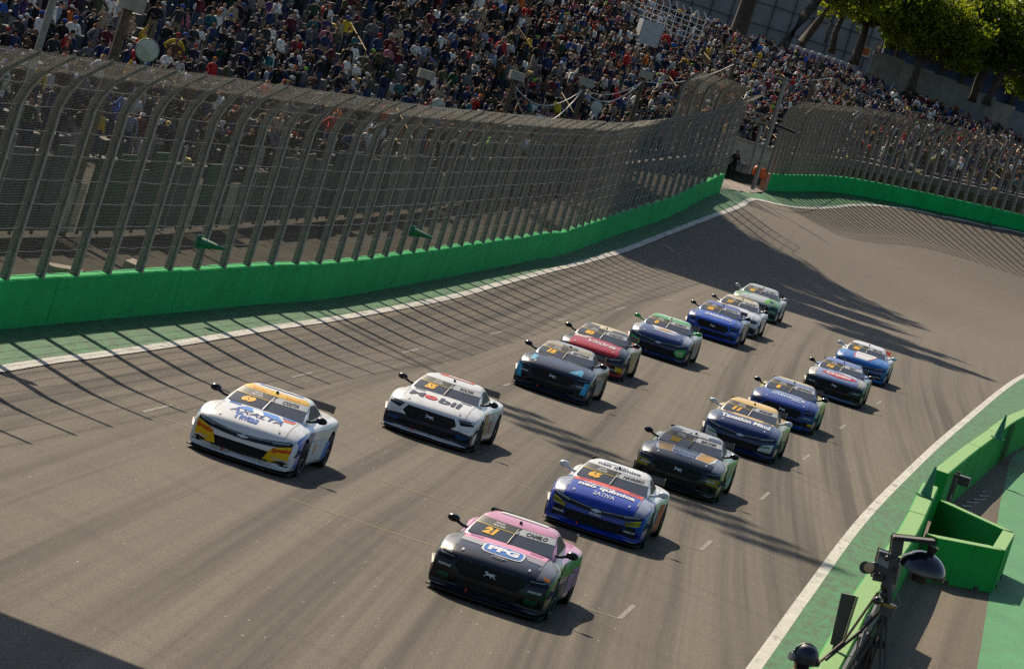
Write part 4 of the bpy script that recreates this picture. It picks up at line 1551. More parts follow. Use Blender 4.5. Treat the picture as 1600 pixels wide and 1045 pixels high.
MOB = [('T', 'M', (-.47, TB(1.66)), .40, 'top', (.012, .016, .05), False, dict(bold=.006, fit=(.30, .42))), ('T', 'o', (-.17, TB(1.70)), .44, 'top', (.5, .012, .02), False, dict(bold=.03, fit=(.28, .36))), ('T', 'bil', (.24, TB(1.66)), .42, 'top', (.012, .016, .05), False, dict(bold=.014, fit=(.46, .50)))]
make_car('m', 'white race car with dark lettering and red letter on its hood, number 55', spot(732.5, 705), 0, dict(body=W, bumper=(.012, .02, .05), skirt=BK_, pillar=W, side_rear=(.55, .58, .60), vent=(.22, .23, .24)), '55', 'ROCHA',
         MOB + [('P', [(-.38, .28), (.38, .28), (.36, .62), (-.36, .62)], 'top', (.6, .05, .03), True, dict(off=.006)), ('P', [(-.2, .34), (.3, .3), (.3, .42), (-.2, .5)], 'top', W, True, dict(off=.009))] +
         two([(-.84, .33), (-.63, .35), (-.60, .19), (-.82, .20)], 'front', (.02, .08, .25)) + SIDE([(-.9, .2), (-.55, .80), (-.1, .80), (-.3, .2)], (.55, .30, .12)) + SIDE([(-.2, .3), (.9, .3), (.8, .6), (-.1, .6)], (.45, .36, .3)) +
         [('T', '55', (.3, .46), .34, 'left', (.6, .05, .03), False, {})])

PPGB = ellipse(.03, TB(1.70), .315, .27, 28, 4.5)
PPGW = ellipse(.03, TB(1.70), .345, .31, 28, 4.5)
make_car('m', 'pink and black race car with blue oval badge on its hood, number 21, nearest', spot(846, 968), 0, dict(body=BK_, hood=(.018, .022, .038), roof=PINK, header=PINK, pillar=PINK, side_rear=(.42, .20, .36), side_front=(.02, .03, .03), deck=PINK, vent=(.40, .13, .27), fender=(.16, .16, .17)), '21', 'CAMILO',
         [('P', [(-.69, TB(.96)), (.69, TB(.96)), (.69, TB(1.36)), (.20, TB(1.42)), (-.25, TB(1.42)), (-.69, TB(1.36))], 'top', PINK, False, dict(off=.003)), ('P', [(-.69, TB(1.37)), (-.26, TB(1.44)), (-.34, TB(1.72)), (-.69, TB(1.64))], 'top', (.34, .35, .38), False, dict(off=.004)), ('P', [(.69, TB(1.37)), (.34, TB(1.44)), (.44, TB(1.74)), (.69, TB(1.74))], 'top', (.26, .25, .29), False, dict(off=.004)),
          ('P', PPGW, 'top', (.7, .7, .72), False, dict(off=.006)), ('P', PPGB, 'top', (.02, .14, .46), False, dict(off=.009)), ('T', 'PPG', (.03, TB(1.70)), .34, 'top', (.72, .72, .74), False, dict(bold=.02, off=.013, fit=(.50, .34))),
          ('P', ellipse(.03, TB(2.10), .13, .07), 'top', (.3, .32, .36), False, dict(off=.006)), ('P', ellipse(.03, TB(2.10), .115, .055), 'top', (.02, .03, .08), False, dict(off=.009)), ('T', 'Ford', (.03, TB(2.10)), .075, 'top', (.5, .52, .55), False, dict(off=.012, bold=0, shear=.3, fit=(.17, .07))),
          ('P', [(-.40, .35), (.40, .35), (.40, .95), (-.40, .95)], 'top', (.52, .55, .54), True, dict(off=.006))] +
         two([(-.83, .34), (-.63, .36), (-.60, .19), (-.82, .20)], 'front', (.015, .09, .05)) + SIDE([(-1.0, .62), (-.2, .84), (1.6, .86), (1.5, .60)], (.05, .22, .05)) + SIDE([(.1, .25), (.7, .70), (2.0, .70), (1.9, .35)], (.40, .18, .42)) + SIDE([(-.7, .14), (-.4, .5), (.6, .5), (.4, .14)], (.05, .055, .05)) +
         [('T', '21', (.2, .46), .36, 'left', (.55, .3, .5), False, {}), ('P', [(.80, .742), (.90, .72), (.90, .68), (.80, .70)], 'front', ORG, False, dict(off=.008)), ('P', [(-.80, .742), (-.80, .70), (-.90, .68), (-.90, .72)], 'front', ORG, False, dict(off=.008))])

make_car('c', 'royal blue race car with red hood edge and white roof, number 65', spot(999, 855), 0, dict(body=(.012, .045, .34), roof=W, header=W, pillar=W, side_rear=W, deck=W, fender=(.30, .32, .42), vent=(.35, .03, .03)), '65', 'NAVARRO',
         [('P', [(-.69, TB(.96)), (.69, TB(.96)), (.69, TB(1.38)), (.2, TB(1.34)), (-.2, TB(1.34)), (-.69, TB(1.38))], 'top', (.62, .09, .07), False, dict(off=.003)), ('T', 'neo química', (.02, TB(1.68)), .29, 'top', W, False, dict(bold=.012, fit=(1.12, .36))), ('T', 'vitaminas', (-.16, TB(1.44)), .15, 'top', (.6, .6, .68), False, dict(bold=.004, fit=(.62, .16))),
          ('T', '2ATIVA', (.02, TB(2.04)), .20, 'top', (.55, .57, .66), False, dict(bold=.003, fit=(.42, .22))), ('T', 'neo química', (.0, 1.238), .10, 'front', (.06, .07, .12), True, dict(bold=.003, fit=(.86, .045))), ('T', 'vitaminas', (-.1, .16), .15, 'top', (.3, .32, .36), True, dict(bold=.003, fit=(.5, .2))), ('T', 'vitaminas', (0, .455), .06, 'front', (.5, .5, .6), False, {})] +
         two([(-.86, .58), (-.62, .50), (-.60, .42), (-.84, .46)], 'front', (.68, .58, .02)) + [('T', 'GEMCO', (-.72, .485), .085, 'front', (.15, .12, .02), False, dict(rot=-.2)), ('T', 'GEMCO', (.72, .485), .085, 'front', (.15, .12, .02), False, dict(rot=.2)), ('T', 'pirelli', (.55, .165), .05, 'front', (.55, .6, .65), False, {}), ('T', 'Nascar', (-.6, .165), .05, 'front', (.4, .45, .6), False, {})] +
         SIDE([(-1.2, .12), (-.75, .88), (-.55, .88), (-.85, .12)], (.05, .25, .42)) + SIDE([(-.1, .12), (.5, .75), (1.0, .75), (.9, .12)], (.62, .10, .04)) + SIDE([(-.7, .15), (-.4, .7), (.2, .7), (-.1, .15)], (.4, .45, .40)) + [('T', '65', (.2, .5), .34, 'left', (.05, .08, .35), False, {})], mirror=(.60, .62, .62))

make_car('m', 'black and gold striped race car with blue oval hood badge, number 28', spot(1117, 783), 0, dict(body=(.014, .020, .035), fender=(.20, .21, .24), side_front=(.30, .20, .03), roof=(.30, .30, .31), header=(.05, .06, .09), pillar=(.22, .22, .23), side_rear=(.10, .24, .05), bumper=(.02, .022, .02), skirt=OLIVE, deck=(.3, .3, .32), vent=(.14, .09, .02)), '28', 'BECKER',
         [('P', [(-.69, TB(1.05)), (-.30, TB(1.05)), (-.26, TB(1.95)), (-.60, TB(1.98)), (-.69, TB(1.7))], 'top', (.55, .57, .58), False, dict(off=.003)), ('P', [(-.67, TB(1.08)), (-.33, TB(1.08)), (-.29, TB(1.92)), (-.58, TB(1.94))], 'top', (.44, .25, .07), False, dict(off=.005)),
          ('P', [(.69, TB(1.05)), (.30, TB(1.05)), (.26, TB(1.95)), (.60, TB(1.98)), (.69, TB(1.7))], 'top', (.55, .57, .58), False, dict(off=.003)), ('P', [(.67, TB(1.08)), (.33, TB(1.08)), (.29, TB(1.92)), (.58, TB(1.94))], 'top', (.44, .25, .07), False, dict(off=.005)),
          ('P', ellipse(.0, TB(1.92), .21, .15), 'top', (.45, .5, .58), False, dict(off=.005)), ('P', ellipse(.0, TB(1.92), .19, .125), 'top', (.02, .10, .32), False, dict(off=.008)), ('T', 'Ford', (0, TB(1.92)), .13, 'top', (.5, .55, .6), False, dict(off=.011, bold=.001, shear=.3, fit=(.27, .15))), ('T', 'MOTORSPORTS', (0, TB(1.68)), .085, 'top', (.35, .42, .5), False, {}), ('T', 'TALENT MOTORSPORT', (0, 1.232), .062, 'front', (.42, .44, .46), True, {})] +
         two([(-.92, .56), (-.66, .53), (-.66, .40), (-.92, .38)], 'front', (.30, .22, .03), .004) + [('P', [(-.90, .19), (-.56, .165), (.56, .165), (.90, .19), (.90, .115), (-.90, .115)], 'front', (.36, .28, .03), False, dict(off=.006))] + SIDE([(-.6, .3), (-.3, .82), (.5, .82), (.3, .3)], (.28, .36, .22)) + SIDE([(.2, .14), (.5, .5), (1.0, .5), (.9, .14)], (.35, .55, .50)) + [('T', '28', (.1, .55), .3, 'left', (.6, .62, .6), False, {})])

WC = [(-.88, .52), (-.62, .44), (-.52, .30), (-.58, .13), (-.84, .14)]
make_car('c', 'gold roofed race car with navy hood and white bumper corners, number 11', spot(1206.4, 722.2), 0, dict(body=(.012, .028, .11), roof=(.74, .48, .11), header=(.74, .48, .11), pillar=(.58, .40, .16), deck=(.5, .36, .14), side_rear=(.32, .27, .16), side_front=(.20, .22, .22), fender=(.07, .09, .17)), '11', 'MORAES',
         [('P', [(-.69, TB(.96)), (.69, TB(.96)), (.69, TB(1.22)), (.3, TB(1.36)), (-.3, TB(1.36)), (-.69, TB(1.22))], 'top', (.52, .38, .20), False, dict(off=.003)), ('T', 'Taxation Mind', (.0, TB(1.76)), .26, 'top', (.66, .68, .72), False, dict(bold=.01, fit=(1.28, .40)))] + two(WC, 'front', (.62, .66, .63)) +
         [('T', 'Jaylube', (-.70, .41), .075, 'front', (.05, .22, .12), False, dict(rot=-.15)), ('T', 'Jaylube', (.70, .41), .075, 'front', (.05, .22, .12), False, dict(rot=.15)), ('T', 'MANN', (.68, .165), .075, 'front', (.05, .22, .12), False, {}), ('T', 'MANN', (-.68, .165), .075, 'front', (.05, .22, .12), False, {})] +
         SIDE([(-.75, .14), (-.65, .48), (.9, .48), (.85, .14)], (.03, .17, .10)) + SIDE([(-.5, .3), (-.5, .52), (.2, .52), (.2, .3)], (.55, .57, .55), .009) + [('T', '11', (.2, .6), .28, 'left', (.6, .6, .6), False, {})], mirror=(.55, .58, .6), wiper=(.5, .5, .5))

make_car('m', 'navy blue race car with yellow lower corners, number 8', spot(1266.6, 678.2), 0, dict(body=(.016, .036, .18), hood=(.025, .06, .28), roof=(.55, .40, .12), header=(.20, .25, .40), pillar=(.04, .07, .2), side_rear=(.34, .34, .03), side_front=(.03, .06, .15), deck=(.5, .4, .05), skirt=(.03, .12, .08)), '8', 'DENTINHO',
         [('T', 'mentore', (.05, TB(1.66)), .30, 'top', (.55, .61, .75), False, dict(bold=.003, fit=(.95, .36))), ('T', 'BANK', (.28, TB(1.92)), .11, 'top', (.5, .56, .7), False, {}), ('P', [(-.5, TB(1.2)), (.35, TB(1.18)), (.5, TB(1.40)), (.0, TB(1.34)), (-.3, TB(1.46))], 'top', (.30, .38, .55), False, dict(off=.004))] +
         two([(-.93, .34), (-.80, .34), (-.76, .17), (-.40, .15), (-.40, .09), (-.93, .10)], 'front', (.70, .48, .01)) + SIDE([(-.3, .14), (.0, .55), (1.8, .5), (1.8, .14)], (.02, .18, .14)) + [('T', '8', (.2, .62), .3, 'left', (.05, .1, .3), False, {})])

REDL = ellipse(.05, TB(1.82), .60, .30, 24, 1.6)
make_car('m', 'black nosed race car with red hood emblem, number 16', spot(1342.5, 636.6), 0, dict(body=(.010, .014, .016), hood=(.18, .24, .40), roof=(.10, .16, .42), header=(.15, .21, .45), pillar=(.06, .10, .3), fender=(.45, .42, .34), side_rear=(.12, .14, .16), deck=(.10, .16, .42)), '16', 'GENY',
         [('P', REDL, 'top', (.45, .015, .04), False, dict(off=.005)), ('T', 'Crown', (.02, TB(1.78)), .27, 'top', (.70, .68, .68), False, dict(shear=.25, bold=.01, fit=(.8, .36))), ('P', [(-.1, TB(1.1)), (.55, TB(1.1)), (.62, TB(1.55)), (.2, TB(1.5))], 'top', (.40, .48, .62), False, dict(off=.004))] +
         SIDE([(-.2, .3), (.1, .82), (.9, .82), (.6, .3)], (.42, .38, .30)) + SIDE([(1.0, .2), (1.2, .85), (1.7, .85), (1.5, .2)], (.45, .03, .04)) + [('T', '16', (.2, .5), .3, 'left', (.05, .3, .3), False, {})], wiper=(.5, .5, .5))

make_car('c', 'white and bright blue race car with thin red lines, number 85, last at right', spot(1380, 602.4), 0, dict(body=(.02, .11, .36), hood=(.03, .15, .46), roof=W, header=W, pillar=W, fender=(.05, .2, .5), side_rear=(.5, .52, .54), deck=W, vent=(.05, .06, .08)), '85', 'GENTIL',
         [('P', [(-.30, TB(.96)), (.44, TB(.96)), (.40, TB(1.6)), (.16, TB(2.2)), (-.30, TB(2.2)), (-.36, TB(1.6))], 'top', (.62, .63, .64), False, dict(off=.004)), ('P', [(-.36, TB(1.3)), (-.32, TB(1.3)), (-.30, TB(2.2)), (-.34, TB(2.2))], 'top', (.5, .08, .06), False, dict(off=.006)), ('P', [(.44, TB(1.3)), (.48, TB(1.3)), (.24, TB(2.2)), (.20, TB(2.2))], 'top', (.5, .08, .06), False, dict(off=.006)),
          ('T', 'SANTANA', (.02, TB(1.5)), .13, 'top', (.3, .34, .4), False, {})] + two([(-.86, .50), (-.50, .47), (-.50, .45), (-.86, .48)], 'front', (.55, .12, .10)) + SIDE([(-.9, .15), (-.7, .8), (-.1, .8), (-.3, .15)], (.60, .62, .63)) + [('T', '85', (.4, .5), .34, 'left', (.05, .12, .4), False, {})], mirror=(.5, .55, .58), wing=(.55, .07, .03), wiper=(.5, .5, .5))

make_car('m', 'navy race car with light blue front corners, number 15', spot(913.4, 631.5), 0, dict(body=(.012, .016, .030), hood=(.022, .028, .055), roof=(.30, .31, .33), header=(.40, .34, .18), pillar=(.03, .04, .06), fender=(.035, .05, .08), side_rear=(.05, .06, .08), deck=(.03, .04, .07)), '15', 'MATTONE',
         two([(-.94, .62), (-.82, .60), (-.78, .36), (-.74, .22), (-.45, .17), (-.45, .10), (-.94, .10)], 'front', (.06, .40, .68)) + [('P', [(-.94, .62), (-.84, .66), (-.80, .30), (-.94, .30)], 'front', (.04, .24, .45), False, dict(off=.005)), ('P', [(.60, TB(1.80)), (.36, TB(2.28)), (.70, TB(2.22)), (.69, TB(1.9))], 'top', (.08, .34, .55), False, dict(off=.005)), ('P', [(-.55, TB(1.6)), (-.69, TB(1.5)), (-.69, TB(2.1)), (-.58, TB(2.1))], 'top', (.10, .36, .52), False, dict(off=.005))] +
         SIDE([(-1.1, .15), (-.8, .8), (-.5, .8), (-.8, .15)], (.05, .30, .52)) + SIDE([(-.4, .3), (-.2, .6), (1.0, .6), (.8, .3)], (.28, .30, .30)) + [('T', '15', (.3, .45), .34, 'left', (.05, .3, .5), False, {}), ('T', 'GRAN PREMIO', (0, 1.232), .06, 'front', (.12, .12, .12), True, {})], wiper=(.05, .05, .05))

make_car('c', 'red and yellow race car half hidden behind the navy one, number 83', spot(968.7, 594), 0, dict(body=(.03, .03, .035), hood=(.42, .02, .03), nose=(.02, .02, .02), fender=(.03, .03, .03), roof=(.60, .44, .18), header=(.10, .09, .08), pillar=(.05, .05, .05), side_rear=(.25, .20, .12), bumper=(.40, .02, .02), deck=(.4, .05, .05)), '83', 'CARDOSO',
         two([(-.92, .40), (-.74, .40), (-.74, .15), (-.92, .15)], 'front', (.68, .50, .01)) + [('P', [(-.69, TB(1.0)), (-.2, TB(1.0)), (-.35, TB(1.5)), (-.69, TB(1.6))], 'top', (.5, .42, .38), False, dict(off=.004)), ('T', 'Vitória', (.15, TB(1.7)), .30, 'top', (.62, .58, .56), False, dict(shear=.3, fit=(.8, .42))), ('T', 'NEX ENERGY', (0, 1.232), .065, 'front', (.6, .56, .4), True, {})] +
         SIDE([(-.8, .2), (-.5, .82), (.3, .82), (.1, .2)], (.35, .27, .12)) + [('T', '83', (.3, .5), .34, 'left', (.5, .35, .05), False, {})], wiper=(.6, .6, .6))

GC = [(-.88, .54), (-.60, .46), (-.54, .36), (-.66, .24), (-.86, .28)]
make_car('c', 'navy and white race car with green bumper corners and green mirrors, number 0', spot(1069.6, 570), 0, dict(body=(.016, .030, .085), hood=(.030, .055, .17), fender=(.36, .40, .44), roof=(.36, .50, .34), header=(.10, .42, .10), pillar=(.05, .09, .2), side_rear=(.40, .40, .40), deck=(.1, .4, .1), skirt=(.03, .06, .14)), '0', 'ROMANI',
         [('P', [(-.50, TB(1.15)), (.30, TB(1.25)), (.52, TB(1.60)), (.1, TB(1.50)), (-.3, TB(1.62))], 'top', (.60, .60, .62), False, dict(off=.004)), ('P', [(-.25, TB(1.35)), (.22, TB(1.40)), (.10, TB(1.58)), (-.1, TB(1.55))], 'top', (.70, .34, .04), False, dict(off=.006)), ('T', 'HIPERMED', (.05, TB(1.82)), .17, 'top', (.55, .58, .62), False, dict(shear=.2, fit=(.7, .24)))] +
         two(GC, 'front', (.05, .42, .05)) + [('T', 'Stein', (-.72, .40), .10, 'front', (.5, .62, .4), False, dict(rot=-.15)), ('T', 'Stein', (.72, .40), .10, 'front', (.5, .62, .4), False, dict(rot=.15)), ('T', 'ROMA', (.62, .165), .07, 'front', (.5, .55, .6), False, {}), ('T', 'CITY', (0, 1.232), .07, 'front', (.5, .66, .45), True, {})] +
         SIDE([(-.95, .3), (-.85, .75), (-.45, .75), (-.55, .3)], (.42, .10, .06)) + SIDE([(-.4, .2), (-.2, .7), (1.2, .7), (1.0, .2)], (.34, .32, .28)) + [('T', '0', (.4, .5), .34, 'left', (.03, .05, .2), False, {})], mirror=(.05, .34, .07), wiper=(.55, .55, .55))

make_car('m', 'plain royal blue race car with white hood lettering, number 22', spot(1149.7, 540.5), 0, dict(body=(.018, .06, .36), hood=(.03, .09, .46), roof=(.06, .10, .36), header=(.10, .14, .40), pillar=(.03, .06, .3), fender=(.05, .09, .30), side_rear=(.24, .22, .20), deck=(.05, .1, .35)), '22', 'MARIOTTI',
         [('T', 'ZARRANO', (.05, TB(1.74)), .20, 'top', (.60, .62, .70), False, dict(bold=.008, fit=(.98, .36))), ('P', [(-.5, .30), (.5, .30), (.5, .48), (-.5, .48)], 'top', (.66, .42, .05), True, dict(off=.006))] + SIDE([(-.6, .3), (-.4, .82), (.3, .82), (.1, .3)], (.42, .38, .26)) + [('T', '22', (.3, .5), .34, 'left', (.55, .55, .55), False, {})])

make_car('m', 'white race car squeezed between the blue and the green ones, number 77', spot(1179, 527.6), 0, dict(body=(.60, .61, .63), bumper=(.05, .07, .07), roof=(.62, .62, .63), header=(.62, .55, .36), skirt=BK_), '77', 'VALENTE',
         SIDE([(-.75, .14), (-.5, .80), (-.4, .80), (-.65, .14)], (.20, .08, .06)) + SIDE([(1.0, .14), (1.2, .5), (1.7, .5), (1.6, .14)], (.45, .14, .04)) + [('T', '77', (.2, .5), .34, 'left', (.35, .1, .06), False, {}), ('P', [(-.4, .1), (.4, .1), (.4, .26), (-.4, .26)], 'top', (.62, .36, .04), True, dict(off=.006))], wiper=(.6, .6, .6))

make_car('m', 'white and green race car at the back of the left file, number 25', spot(1210.7, 504.6), 0, dict(body=(.50, .52, .50), hood=(.42, .45, .42), nose=(.03, .10, .06), bumper=(.03, .06, .05), roof=(.45, .48, .47), header=(.36, .40, .38), side_rear=(.52, .52, .52), pillar=(.25, .36, .28), fender=(.14, .30, .12)), '25', 'SILVEIRA',
         [('P', [(.40, TB(1.5)), (.69, TB(1.4)), (.69, TB(2.2)), (.30, TB(2.25))], 'top', (.10, .36, .05), False, dict(off=.004)), ('P', [(-.69, TB(1.2)), (-.3, TB(1.1)), (-.4, TB(1.5)), (-.69, TB(1.6))], 'top', (.06, .32, .08), False, dict(off=.004)), ('P', [(.48, TB(1.75)), (.66, TB(1.70)), (.66, TB(2.1)), (.52, TB(2.1))], 'top', (.02, .03, .12), False, dict(off=.006))] +
         SIDE([(-1.2, .2), (-.95, .8), (-.6, .8), (-.8, .2)], (.08, .34, .05)) + [('T', '25', (.3, .5), .34, 'left', (.05, .25, .1), False, {})], mirror=(.35, .37, .4))

# ------------------------------------------------------------------ trees
BARK = M('bark', (.055, .042, .03), .9, var=.5, scale=3.0, bump=.6)


def leaf_mat(name, c1, c2):
    m = bpy.data.materials.new(name)
    nt, b = nodes_of(m)
    oi = nt.nodes.new('ShaderNodeTexCoord').outputs['Object']
    n = noise(nt, oi, .9, 3.0, .6)
    n2 = noise(nt, oi, 7.0, 1.0, .5)
    c = mix(nt, n2, ramp(nt, n, [(.35, c1), (.65, c2)]), tuple(x * .7 for x in c1))
    nt.links.new(c, b.inputs['Base Color'])
    b.inputs['Roughness'].default_value = .6
    b.inputs['Specular IOR Level'].default_value = .25
    tr = nt.nodes.new('ShaderNodeBsdfTranslucent')
    nt.links.new(mix(nt, 1.0, c, (1.5, 1.35, .5), 'MULTIPLY'), tr.inputs['Color'])
    mx = nt.nodes.new('ShaderNodeMixShader')
    mx.inputs[0].default_value = .6
    nt.links.new(b.outputs[0], mx.inputs[1])
    nt.links.new(tr.outputs[0], mx.inputs[2])
    nt.links.new(mx.outputs[0], nt.nodes['Material Output'].inputs['Surface'])
    return m


LEAF = leaf_mat('leaf_green', (.115, .19, .022), (.30, .32, .03))
LEAFD = leaf_mat('leaf_dark_green', (.08, .145, .02), (.18, .22, .026))


def tree(label, base, h, blobs, r0=.45, n=5200, leaf=.30, mat=LEAF, lean=(0, 0), group='trees behind the grandstand', fork=.32):
    """blobs: (dx, dy, z above base, radius)"""
    rg = np.random.default_rng(int(abs(base[0] * 31 + base[1] * 7)))
    root = tag(empty('tree', tuple(base)), label, 'tree', group)
    t = MB()
    fk = np.array([lean[0] * fork * h, lean[1] * fork * h, fork * h])
    t.tube([(0, 0, -.4), (0, 0, .1), fk * .5 + rg.normal(0, .08, 3), fk], [r0 * 1.35, r0 * 1.05, r0 * .85, r0 * .75], 9)
    vs, fs, tw = [], [], []
    for (dx, dy, z, r) in blobs:
        c = np.array([dx, dy, z])
        mid = fk * .45 + c * .55 + rg.normal(0, .3, 3) + np.array([0, 0, -.3])
        t.tube([fk * .96, mid, c], [r0 * .55, r0 * .34, r0 * .16], 7)
        for k in range(6):
            d = rg.normal(0, 1, 3); d /= np.linalg.norm(d)
            d[2] = abs(d[2]) * .7
            q = c + d * r * .85
            t.tube([c * .6 + mid * .4, (c + q) / 2 + rg.normal(0, .2, 3), q], [r0 * .16, r0 * .09, .03], 5)
    t.build('trunk', BARK, root, True)
    tot = sum(b[3] ** 2 for b in blobs)
    for (dx, dy, z, r) in blobs:
        m = int(n * r * r / tot)
        # leaf clumps: cluster centres near the surface, leaves round each
        nc = max(8, m // 26)
        d = rg.normal(0, 1, (nc, 3)); d /= np.linalg.norm(d, axis=1)[:, None]
        rad = r * (.45 + .62 * rg.random(nc) ** .55)
        cc = np.array([dx, dy, z]) + d * rad[:, None] * np.array([1, 1, .78])
        k = 26
        p = (cc[:, None] + rg.normal(0, r * .13 + .12, (nc, k, 3)) * np.array([1, 1, .7])).reshape(-1, 3)
        a = rg.normal(0, 1, p.shape); a /= np.linalg.norm(a, axis=1)[:, None]
        b_ = np.cross(a, rg.normal(0, 1, p.shape)); b_ /= np.linalg.norm(b_, axis=1)[:, None]
        s = leaf * rg.uniform(.6, 1.25, (len(p), 1))
        vs.append(np.stack([p - a * s, p + b_ * s * .45, p + a * s, p - b_ * s * .45], 1).reshape(-1, 3))
    vs = np.concatenate(vs)
    fs = np.arange(len(vs)).reshape(-1, 4).tolist()
    obj('crown', vs, fs, mat, root)
    return root


def B(*args): return list(args)


# row of big trees behind the far stand
tree('broad tree trunk rising out of frame above the white railing', at(1152, 56, 425), 14, B((0, 0, 10, 3), (3, 0, 10.5, 2.4), (-3, 0, 10.5, 2.4)), r0=.8, n=2600, fork=.6, mat=LEAFD)
tree('leaning dark tree trunk left of the purple cabins', at(1226, 70, 418), 13, B((4.5, 0, 6.2, 2.2), (2, 0, 8.2, 2.2), (6.5, 0, 7.8, 2.4)), r0=.5, lean=(.35, 0), fork=.42, n=5000)
tree('slim tree trunk just behind the leaning one', at(1252, 68, 446), 13, B((4, 1, 6.8, 2.0), (6.5, 0, 7.6, 2.2), (5.2, 0, 5.4, 1.6), (8, 0, 6.4, 1.9)), r0=.42, n=5200, lean=(.35, 0), fork=.42)
tree('tree with dense crown beside the orange poster', at(1336, 95, 440), 12, B((.3, 0, 5.2, 2.2), (-2.4, 0, 6.2, 2.4), (2.2, 0, 5.8, 2.4), (-3.6, 0, 8.4, 2.6), (0, 0, 8.0, 3.2), (3.0, 0, 8.8, 2.8), (-1.5, 0, 9.2, 2.0)), r0=.45, n=9500, fork=.3)
tree('round bright green tree with forked trunk above the right stand', at(1424, 137, 436), 12, B((-1.8, 0, 4.9, 2.3), (1.6, 0, 5.0, 2.2), (-3.4, 0, 6.8, 2.6), (.2, 0, 7.4, 3.2), (3.6, 0, 6.6, 2.4), (-2.0, 0, 8.8, 2.0), (-4.6, 0, 8.4, 1.8), (4.0, .5, 4.2, 1.5)), r0=.42, n=12500, fork=.24)
tree('large dark tree with twin trunks at upper right', at(1523, 153, 440), 13, B((-1.0, 0, 5.0, 2.4), (2.0, 0, 4.8, 2.4), (-3.2, 0, 6.8, 2.5), (1.0, 0, 7.6, 3.4), (4.4, 0, 6.8, 2.8), (-1.6, 0, 8.6, 2.2)), r0=.5, n=12000, mat=LEAFD, fork=.28)
tree('second trunk of the dark tree pair at upper right', at(1543, 158, 438), 12, B((2.6, 0, 5.4, 2.2), (4.6, 0, 4.4, 2.0), (5, 0, 7.6, 3.0)), r0=.42, n=4500, mat=LEAFD, lean=(.2, 0), fork=.26)
tree('tree cut by the right edge of the frame', at(1625, 196, 450), 12, B((-2.4, 0, 4.6, 2.6), (1.6, 0, 5.6, 2.8), (-3.4, 0, 7.6, 3.0), (0, 0, 8.4, 2.4)), r0=.42, n=8000, mat=LEAFD, fork=.25)
for i_, (u_, v_, r_) in enumerate(((1395, 100, 2.6), (1468, 128, 2.8), (1500, 136, 2.4), (1580, 160, 3.0), (1650, 182, 2.8))):
    tree('background tree behind the wall at upper right, %s from the left' % ('first', 'second', 'third', 'fourth', 'fifth')[i_], at(u_, v_, 476), 9, B((0, 0, 4.6, r_), (-2.2, 0, 6.4, r_ * .9), (2.2, 0, 6.6, r_ * .9), (0, 0, 3.0, r_ * .7)), r0=.3, n=4500, mat=LEAF if i_ % 2 else LEAFD, fork=.25, group='background trees at upper right')
tree('broad tree whose low crown hangs over the purple cabins', at(1300, 78, 458), 11, B((-.5, 0, 5.4, 1.9), (1.8, 0, 6.6, 2.2), (-2.2, 0, 7.2, 2.2), (.2, 0, 8.6, 2.4)), r0=.35, n=6500, fork=.3)
tree('tree with pale sunlit crown left of the forked tree', at(1392, 112, 447), 10, B((-.4, 0, 4.6, 1.9), (1.2, 0, 6.0, 2.2), (-2.0, 0, 6.4, 2.2), (0, 0, 8.2, 2.4)), r0=.28, n=6500, fork=.28)
tree('thin sapling with sparse leaves before the white building', at(1290, 62, 462), 6, B((.4, 0, 4.4, 1.5), (-.6, 0, 3.2, 1.1)), r0=.1, n=700, leaf=.26)
tree('small yellowish tree left of the orange poster', at(1372, 92, 462), 6, B((.2, 0, 4.2, 1.7), (-.9, 0, 5.4, 1.5)), r0=.13, n=1000, leaf=.28)

# tall trees on the crest of the stand, above the frame, whose shade falls across the bend


def shade_tree(lab, P, z, r, n, blobs):
    t = (z - 0.5) / SUNV[2]
    c = np.array([P[0], P[1], .5]) + SUNV * t
    zb = 11.0
    tree(lab, (c[0], c[1], zb), z - zb + 2, [(dx * r, dy * r, z - zb + dz * r, k * r) for dx, dy, dz, k in blobs], r0=.45, n=n, leaf=.55, mat=LEAFD, group='tall trees on the crest of the near stand', fork=.5)


BL3 = [(0, 0, 0, .62), (.6, .2, .35, .5), (-.6, -.1, .3, .5), (.15, -.5, -.3, .45), (-.2, .5, .6, .5), (.5, -.2, -.5, .35)]
shade_tree('tall tree on the stand crest shading the far fence', (7.5, 236), 33, 8.5, 11500, BL3)
shade_tree('broad tree on the stand crest shading the track edge before the bend', (6.5, 214), 32, 6.6, 10000, BL3)
shade_tree('tall tree on the stand crest shading the track in the bend', (11.5, 212), 32, 5.6, 7500, BL3)
shade_tree('round tree on the stand crest between the two tallest ones', (9.5, 224), 31, 6.0, 7500, BL3)
shade_tree('slender tree on the stand crest shading the middle of the bend', (16.0, 203), 33, 3.2, 2600, BL3)

# ------------------------------------------------------------------ behind the far stand: plaza, white hall, cabins, low wall
PLM = M('plaza_concrete', (.11, .10, .085), .9, var=.3, scale=.4)
_bk = [BK[i] for i in range(len(US))]
_pl = np.array(_bk)
vs, fs = [], []
for i, p in enumerate(_pl):
    d = np.array([p[0], p[1]]) / np.linalg.norm(p[:2])
    for k, dd in enumerate((0, 12, 40, 160)): vs.append((p[0] + d[0] * dd, p[1] + d[1] * dd, p[2] + (-.02, -.05, .1, .1)[k]))
for i in range(len(_pl) - 1):
    for k in range(3): fs.append((i * 4 + k, (i + 1) * 4 + k, (i + 1) * 4 + k + 1, i * 4 + k + 1))
me = mk('plaza', vs, fs, PLM)
if me.polygons[0].normal.z < 0: me.flip_normals()
tag(link('plaza', me), kind='structure')
